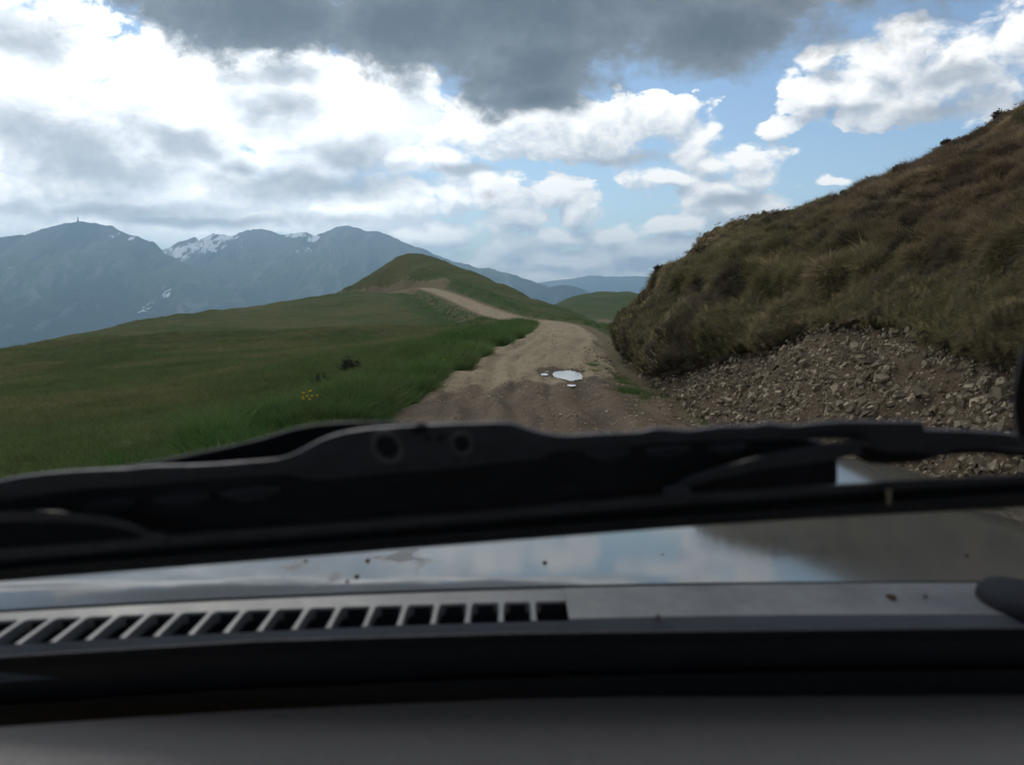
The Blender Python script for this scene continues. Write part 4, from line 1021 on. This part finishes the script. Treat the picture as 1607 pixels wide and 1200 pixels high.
def bonnet():
    U = np.linspace(0, 1, 46); V = []
    x = np.concatenate([np.linspace(-0.86, 0.90, 80)])
    for xi in x:
        y0 = y_hood(xi) + 0.001; yf = 1.99 - 0.10 * (abs(xi - 0.05) / 0.8) ** 4
        for u in U:
            y = y0 + (yf - y0) * u
            z = hood_z(y) - 0.085 * max(0, (abs(xi - 0.02) - 0.62) / 0.26) ** 2 * 0.5
            z -= 0.0
            V.append((xi, y, z))
    V = np.array(V).reshape(80, 46, 3)
    skirt = V[:, -1:].copy(); skirt[..., 2] -= 0.12; skirt[..., 1] += 0.02; skirt2 = V[:, :1].copy(); skirt2[..., 2] -= 0.012
    V = np.concatenate([skirt2, V, skirt], 1)
    side0, side1 = V[:1].copy(), V[-1:].copy(); side0[..., 2] -= 0.35; side1[..., 2] -= 0.35; side0[..., 0] -= 0.03; side1[..., 0] += 0.03
    V = np.concatenate([side0, V, side1], 0)
    return cpart('bonnet', V.reshape(-1, 3), grid_faces(82, 48), M_paint)
bon = bonnet()
def cowl():
    def band(name, ya, yb, za, zb, x0, x1, mat, parent, n=80, th=0.012):
        x = np.linspace(x0, x1, n); V = []
        for xi in x:
            a, b = ya(xi), yb(xi)
            V += [(xi, a, za - th), (xi, a, za - 0.002), (xi, a + 0.0015, za), (xi, b - 0.0015, zb), (xi, b, zb - 0.002), (xi, b, zb - th)]
        F = [(i * 6 + j, i * 6 + j + 1, i * 6 + 7 + j, i * 6 + 6 + j) for i in range(n - 1) for j in range(5)]
        return cpart(name, V, F, mat, parent)
    xe = PZ(891, 960, ZC)[0]
    body = band('cowl_panel', lambda x: y_s1(x), lambda x: y_hood(x) - 0.002, ZC, ZC + 0.002, -0.80, xe, M_cowl, car, th=0.0022)
    band('cowl_lip', lambda x: y_low(x) - 0.004, y_s0, ZC - 0.012, ZC, -0.80, 0.95, M_lip, body)
    band('cowl_plate', lambda x: y_s0(x) + 0.0005, lambda x: y_hood(x) - 0.002, ZC + 0.0005, ZC + 0.0025, xe, 0.95, M_cowl, body)
    # dark channel under the slots
    x = np.linspace(-0.82, xe + 0.01, 40); V = []
    for xi in x: V += [(xi, y_s0(xi) - 0.003, ZC - 0.006), (xi, y_s0(xi) + 0.002, ZC - 0.035), (xi, y_s1(xi) + 0.01, ZC - 0.035), (xi, y_s1(xi) + 0.001, ZC - 0.0025)]
    cpart('vent_channel', V, [(i * 4 + j, i * 4 + j + 1, i * 4 + 5 + j, i * 4 + 4 + j) for i in range(39) for j in range(3)], M_void, body)
    # bars between the slots, measured at the lower edge of the opening
    lows = [-75, -22, 28, 83, 138, 192, 245, 300, 355, 408, 462, 515, 572, 626, 679, 733, 786, 838]
    lows = [PZ(px, float(np.interp(px, [0, 400, 890], [1012, 989, 972])), ZC)[0] for px in lows]
    stepx = np.diff(lows).mean(); lows = [lows[0] - 2 * stepx, lows[0] - stepx] + lows
    for xi in lows:
        w = 0.0029; a, b = y_s0(xi) - 0.001, y_s1(xi) + 0.001; f = 0.008; V = []
        for y, k in ((a, 1.35), (a + 0.004, 1.0), ((a + b) / 2, 0.95), (b - f, 1.05), (b - f * 0.45, 1.45), (b, 2.6)):
            V += [(xi - w * k, y, ZC - 0.010), (xi - w * k, y, ZC - 0.0016), (xi - w * k * 0.7, y, ZC + 0.0006), (xi + w * k * 0.7, y, ZC + 0.0006), (xi + w * k, y, ZC - 0.0016), (xi + w * k, y, ZC - 0.010)]
        cpart('vent_bar', V, [(i * 6 + j, i * 6 + j + 1, i * 6 + 7 + j, i * 6 + 6 + j) for i in range(5) for j in range(5)], M_cowl, body)
    # spots of rust, the cap of the wiper's pivot
    for px, py, r in ((1399, 935, 0.0045), (1033, 966, 0.0022), (1452, 935, 0.002)):
        c = PZ(px, py, ZC + 0.003); n = 14; V = [(c[0], c[1], ZC + 0.0046)]
        V += [(c[0] + r * math.cos(t) * (1 + 0.25 * math.sin(3 * t)), c[1] + r * 1.7 * math.sin(t), ZC + 0.0030) for t in np.linspace(0, 2 * math.pi, n, endpoint=False)]
        cpart('rust_spot', V, [(0, 1 + i, 1 + (i + 1) % n) for i in range(n)], M_rust, body)
    c = PZ(1612, 938, ZC + 0.01); n = 28; V = []
    for r, z in ((0.034, 0.0), (0.033, 0.006), (0.028, 0.012), (0.017, 0.015), (0.0, 0.016)):
        V += [(c[0] + r * math.cos(t), c[1] + 0.012 + r * 1.5 * math.sin(t), ZC + 0.002 + z) for t in np.linspace(0, 2 * math.pi, n, endpoint=False)]
    cpart('wiper_pivot', V, [(j * n + i, j * n + (i + 1) % n, j * n + n + (i + 1) % n, j * n + n + i) for j in range(4) for i in range(n)], plain('pivot_cap', (0.016, 0.018, 0.022), 0.9, 0.05), body)
cowl()
for px, py, r in ((855, 883, 0.003), (1232, 870, 0.0015), (1517, 872, 0.003), (1395, 858, 0.0015), (1552, 853, 0.0016), (560, 905, 0.003), (545, 912, 0.002), (480, 880, 0.002), (500, 868, 0.0025), (577, 880, 0.003), (1040, 870, 0.0015)):              # specks lying on the paint
    ry = ray(px, py); y = 0.95
    for _ in range(20): q = PZ(px, py, hood_z(y)); y = q[1]
    n = 10; V = [(q[0], q[1], q[2] + r)] + [(q[0] + r * math.cos(t), q[1] + r * math.sin(t) * 1.6, q[2] + 0.0006) for t in np.linspace(0, 6.283, n, endpoint=False)]
    cpart('dirt_speck', V, [(0, 1 + i, 1 + (i + 1) % n) for i in range(n)], M_rust, bon)

# dashboard, windscreen with its dark border, black trim, roof
def dash():
    n = 60; px = np.linspace(-120, 1720, n); e = np.interp(px, [-120, 0, 200, 400, 800, 1200, 1607, 1720], [1141, 1134, 1120, 1108, 1090, 1082, 1077, 1076])
    V = []
    for x, y in zip(px, e):
        q = PZ(x, y, 1.115)
        V += [(q[0], q[1] - 0.02, 1.05), (q[0], q[1] - 0.004, 1.09), (q[0], q[1] - 0.002, 1.108), (q[0], q[1] - 0.008, 1.1155), (q[0], q[1] - 0.07, 1.117), (q[0], q[1] - 0.16, 1.105), (q[0], q[1] - 0.28, 1.06), (q[0], q[1] - 0.34, 0.98), (q[0], q[1] - 0.36, 0.7)]
    return cpart('dashboard', V, [(i * 9 + j, i * 9 + j + 1, i * 9 + 10 + j, i * 9 + 9 + j) for i in range(n - 1) for j in range(8)], M_dash)
dash()
def edge_px(x): return np.interp(x, [-120, 0, 200, 400, 800, 1200, 1607, 1720], [1141, 1134, 1120, 1108, 1090, 1082, 1077, 1076])
def low_px(x): return np.interp(x, [-120, 0, 400, 800, 1200, 1607, 1720], [1036, 1029, 1004, 992, 987, 983, 982])
def windscreen():
    px = np.linspace(-190, 1790, 40); V = []
    x0, x1 = -0.74, 0.76; n = 24
    x = np.linspace(x0, x1, n); up = np.array([0, -GN_[2], GN_[1]])
    V = []
    for s in np.linspace(-0.16, 0.95, n): 
        for xi in x: V.append(np.array([xi, 0, 0]) + G0 + up * s)
    g = bpy.data.materials.new('clear_glass'); g.use_nodes = True; k = N(g.node_tree); k.n.clear(); o_ = k.new('ShaderNodeOutputMaterial'); t = k.new('ShaderNodeBsdfTransparent'); t.inputs[0].default_value = (1, 1, 1, 1); k.l.new(t.outputs[0], o_.inputs[0])
    ws = cpart('windscreen', V, grid_faces(n, n), g)
    xs = np.linspace(-160, 1760, 60)
    strip('frit_band', [(x, low_px(x) + 14) for x in xs], [(x, edge_px(x) - 9) for x in xs], -0.0015, 0.001, M_frit, ws, 60, 0.0002, False)
    strip('rubber_seal', [(x, low_px(x) - 1) for x in xs], [(x, low_px(x) + 20) for x in xs], -0.006, 0.012, M_rubber, ws, 60, 0.0015, False)
    strip('lower_moulding', [(x, edge_px(x) - 30) for x in xs], [(x, edge_px(x) + 12) for x in xs], -0.012, 0.010, M_rubber, ws, 60, 0.003, False)
    return ws
ws = windscreen()
def dirt_mat(k, b, out):
    b.inputs['Base Color'].default_value = (0.05, 0.045, 0.04, 1); b.inputs['Alpha'].default_value = 0.35
M_speck = material('dried_dirt', dirt_mat, 0.9, 0.1)
for px, py, r in ((767, 307, 0.0022), (1302, 178, 0.0013)):
    q = GP(px, py, 0.002); up = np.array([0, -GN_[2], GN_[1]]); n = 14
    V = [q + GN_ * 0.0006] + [q + np.array([1, 0, 0]) * r * math.cos(t) * 1.25 + up * r * math.sin(t) + GN_ * 0.0001 for t in np.linspace(0, 6.283, n, endpoint=False)]
    cpart('dirt_speck', V, [(0, 1 + i, 1 + (i + 1) % n) for i in range(n)], M_speck, ws)
def pillar():
    pts = densify([(1640, 520), (1606, 545), (1594, 585), (1588, 620), (1590, 655), (1600, 690), (1640, 720)], 5)
    V = []
    for x, y in pts: V += [GP(x, y, -0.03), GP(x + 3, y, -0.05), GP(1850, y, -0.05), GP(1850, y, -0.03)]
    n = len(pts)
    F = [(i * 4 + j, i * 4 + (j + 1) % 4, i * 4 + 4 + (j + 1) % 4, i * 4 + 4 + j) for i in range(n - 1) for j in range(4)] + [(0, 1, 2, 3), tuple(4 * (n - 1) + j for j in (3, 2, 1, 0))]
    return cpart('pillar_trim', V, F, M_rubber)
pillar()
def roof():
    up = np.array([0, -GN_[2], GN_[1]]); top = G0 + up * 0.95
    x = np.linspace(-0.78, 0.78, 16); prof = [(top[1] + 0.02, top[2]), (top[1] - 0.02, top[2] + 0.03), (top[1] - 0.4, top[2] + 0.07), (-1.2, top[2] + 0.07), (-1.9, top[2] - 0.1), (-1.9, top[2] - 0.14), (-1.2, top[2] + 0.03), (top[1] - 0.4, top[2] + 0.03), (top[1] - 0.02, top[2] - 0.005)]
    V = [(xi, y, z - 0.05 * (xi / 0.78) ** 4) for xi in x for y, z in prof]; m = len(prof)
    return cpart('roof', V, [(i * m + j, i * m + (j + 1) % m, (i + 1) * m + (j + 1) % m, (i + 1) * m + j) for i in range(15) for j in range(m)], plain('headliner', (0.5, 0.48, 0.46), 0.9, 0.1))
roof()

# the wiper parked low on the outside of the glass
wip = strip('wiper', [(-60, 768), (0, 752), (60, 742), (128, 736), (200, 733), (240, 729), (320, 727), (400, 721), (440, 717), (470, 706), (500, 690), (530, 679), (565, 672), (610, 668), (680, 664), (780, 661), (806, 663), (832, 672), (868, 680), (900, 681), (940, 678), (1000, 676), (1030, 670), (1080, 673), (1130, 667), (1180, 666), (1205, 662), (1240, 666), (1290, 661), (1340, 659), (1450, 660)],
            [(-60, 800), (0, 787), (60, 777), (130, 768), (215, 762), (330, 751), (420, 745), (455, 744), (480, 750), (520, 751), (560, 747), (610, 742), (700, 735), (790, 724), (845, 719), (866, 709), (900, 706), (1000, 698), (1100, 692), (1250, 689), (1330, 690), (1362, 698), (1384, 708), (1450, 709)], 0.020, 0.010, M_wiper, None, 150)
wip.name = 'wiper'
strip('arm_tip', [(100, 741), (140, 737), (215, 727), (300, 711), (400, 689), (470, 669), (540, 661), (640, 661), (720, 661)], [(100, 752), (140, 752), (215, 748), (300, 742), (400, 735), (470, 722), (540, 702), (640, 690), (720, 690)], 0.040, 0.010, M_rubber, wip, 60)
strip('arm', [(1438, 672), (1500, 673), (1560, 676), (1607, 681), (1720, 694)], [(1438, 710), (1476, 712), (1500, 704), (1560, 703), (1607, 706), (1720, 722)], 0.0212, 0.012, M_wiper, wip, 40)
strip('arm_underside', [(1476, 704), (1500, 700), (1560, 700), (1720, 716)], [(1476, 716), (1500, 713), (1560, 713), (1720, 730)], 0.036, 0.006, M_rubber, wip, 30)
strip('arm_clip', [(1340, 690), (1365, 700), (1386, 706), (1462, 706), (1486, 706)], [(1340, 716), (1352, 722), (1372, 728), (1440, 725), (1486, 712)], 0.026, 0.010, M_rubber, wip, 30)
strip('spoiler', [(-90, 790), (0, 777), (100, 765), (200, 745), (330, 738), (470, 728), (700, 710), (900, 696), (1100, 686), (1260, 686), (1300, 700), (1314, 712)], [(-90, 876), (0, 868), (240, 842), (500, 822), (800, 798), (1060, 776), (1200, 768), (1300, 762), (1314, 758)], 0.034, 0.006, plain('faded_black_plastic', (0.017, 0.018, 0.023), 0.7, 0.3, 0.3, 160, 0.3), wip, 90)
strip('blade_rail', [(-80, 868), (0, 861), (240, 841), (500, 821), (800, 797), (1060, 775), (1200, 766), (1400, 754), (1607, 743), (1720, 738)], [(-80, 890), (0, 882), (240, 861), (500, 840), (800, 815), (1060, 793), (1200, 784), (1400, 770), (1607, 758), (1720, 752)], 0.010, 0.006, M_wiper2, wip, 90)
strip('blade_groove', [(-80, 884), (0, 877), (400, 844), (800, 811), (1200, 780), (1607, 754), (1720, 748)], [(-80, 902), (0, 894), (400, 862), (800, 830), (1200, 800), (1607, 773), (1720, 767)], 0.013, 0.004, M_rubber, wip, 70)
strip('rubber_blade', [(-80, 899), (0, 891), (400, 859), (800, 827), (1200, 797), (1607, 770), (1720, 764)], [(-80, 920), (0, 912), (400, 880), (800, 848), (1200, 818), (1607, 796), (1720, 790)], 0.006, 0.006, M_black, wip, 70)
strip('yoke', [(-60, 801), (0, 800), (60, 800), (110, 802), (160, 807), (200, 815), (226, 826), (242, 838)], [(-60, 822), (0, 820), (60, 818), (110, 819), (160, 823), (195, 830), (218, 840), (242, 852)], 0.014, 0.007, M_wiper2, wip, 40)
strip('yoke', [(1058, 764), (1072, 751), (1095, 742), (1150, 726), (1200, 713), (1250, 703), (1300, 694), (1352, 690)], [(1058, 776), (1075, 768), (1100, 757), (1150, 745), (1200, 735), (1250, 729), (1300, 722), (1352, 713)], 0.014, 0.007, M_wiper, wip, 40)
strip('yoke_clip', [(226, 837), (236, 833), (254, 834), (262, 838)], [(226, 850), (236, 853), (254, 853), (262, 848)], 0.006, 0.010, M_wiper2, wip, 12)
strip('yoke_clip', [(1040, 766), (1056, 762), (1074, 762), (1084, 766)], [(1040, 781), (1056, 785), (1074, 784), (1084, 778)], 0.006, 0.010, M_wiper, wip, 12)
strip('joint_clip', [(1391, 768), (1399, 768)], [(1391, 792), (1399, 792)], 0.003, 0.003, plain('worn_brass', (0.22, 0.19, 0.13), 0.6), wip, 4, 0.0005, False)
for px0, px1 in ((30, 100), (128, 212), (240, 330), (345, 440)):         # webs seen in the gap under the bridge
    f = lambda x, o: np.interp(x, [0, 215, 450], [800, 775, 755]) + o
    strip('web', [(px0, f(px0, 6)), ((px0 + px1) / 2, f((px0 + px1) / 2, 1)), (px1, f(px1, 5))], [(px0, f(px0, 14)), ((px0 + px1) / 2, f((px0 + px1) / 2, 28)), (px1, f(px1, 16))], 0.031, 0.002, M_wiper, wip, 16)
for px0, px1 in ((918, 990), (1012, 1082), (1112, 1170)):
    f = lambda x, o: np.interp(x, [900, 1200], [702, 690]) + o
    strip('web', [(px0, f(px0, 6)), ((px0 + px1) / 2, f((px0 + px1) / 2, 4)), (px1, f(px1, 4))], [(px0, f(px0, 12)), ((px0 + px1) / 2, f((px0 + px1) / 2, 22)), (px1, f(px1, 12))], 0.031, 0.002, M_wiper, wip, 16)
def ring(name, px, py, rpx, hole, mat, mat2):
    c = GP(px, py, 0.018); up = np.array([0, -GN_[2], GN_[1]]); s = 1 / FOC * np.linalg.norm(c - [0, 0, EYE]); n = 28; V = []
    fs = s / abs((ray(px, py) / np.linalg.norm(ray(px, py))) @ GN_)
    for r, h in ((rpx, 0.003), (rpx * 0.97, 0.0005), (hole * 1.25, 0.0), (hole * 1.03, 0.001), (hole, 0.006)):
        V += [c + np.array([1, 0, 0]) * r * s * math.cos(t) + up * r * fs * 0.98 * math.sin(t) + GN_ * h for t in np.linspace(0, 2 * math.pi, n, endpoint=False)]
    rg = cpart(name, V, [(j * n + i, j * n + (i + 1) % n, j * n + n + (i + 1) % n, j * n + n + i) for j in range(4) for i in range(n)], mat, wip)
    V = [c + GN_ * 0.0018] + [c + np.array([1, 0, 0]) * hole * s * 1.02 * math.cos(t) + up * hole * fs * math.sin(t) + GN_ * 0.0014 for t in np.linspace(0, 2 * math.pi, n, endpoint=False)]
    cpart('hole', V, [(0, 1 + i, 1 + (i + 1) % n) for i in range(n)], mat2, wip)
M_ring = plain('worn_ring', (0.085, 0.088, 0.10), 0.5, 0.4, 0.2, 260, 0.2); ring('rivet', 608, 704, 27, 17.5, M_ring, M_rubber); ring('rivet', 725, 698, 19, 13, M_ring, M_rubber)
for (x0, x1, y0, y1) in ((645, 672, 664, 683), (664, 678, 683, 693), (684, 699, 680, 692)):
    strip('slot', [(x0, y0 + 6), ((x0 + x1) / 2, y0 + 1), (x1, y0 + 2)], [(x0, y1 - 2), ((x0 + x1) / 2, y1), (x1, y1 - 6)], 0.0190, 0.002, M_rubber, wip, 10, 0.0004)
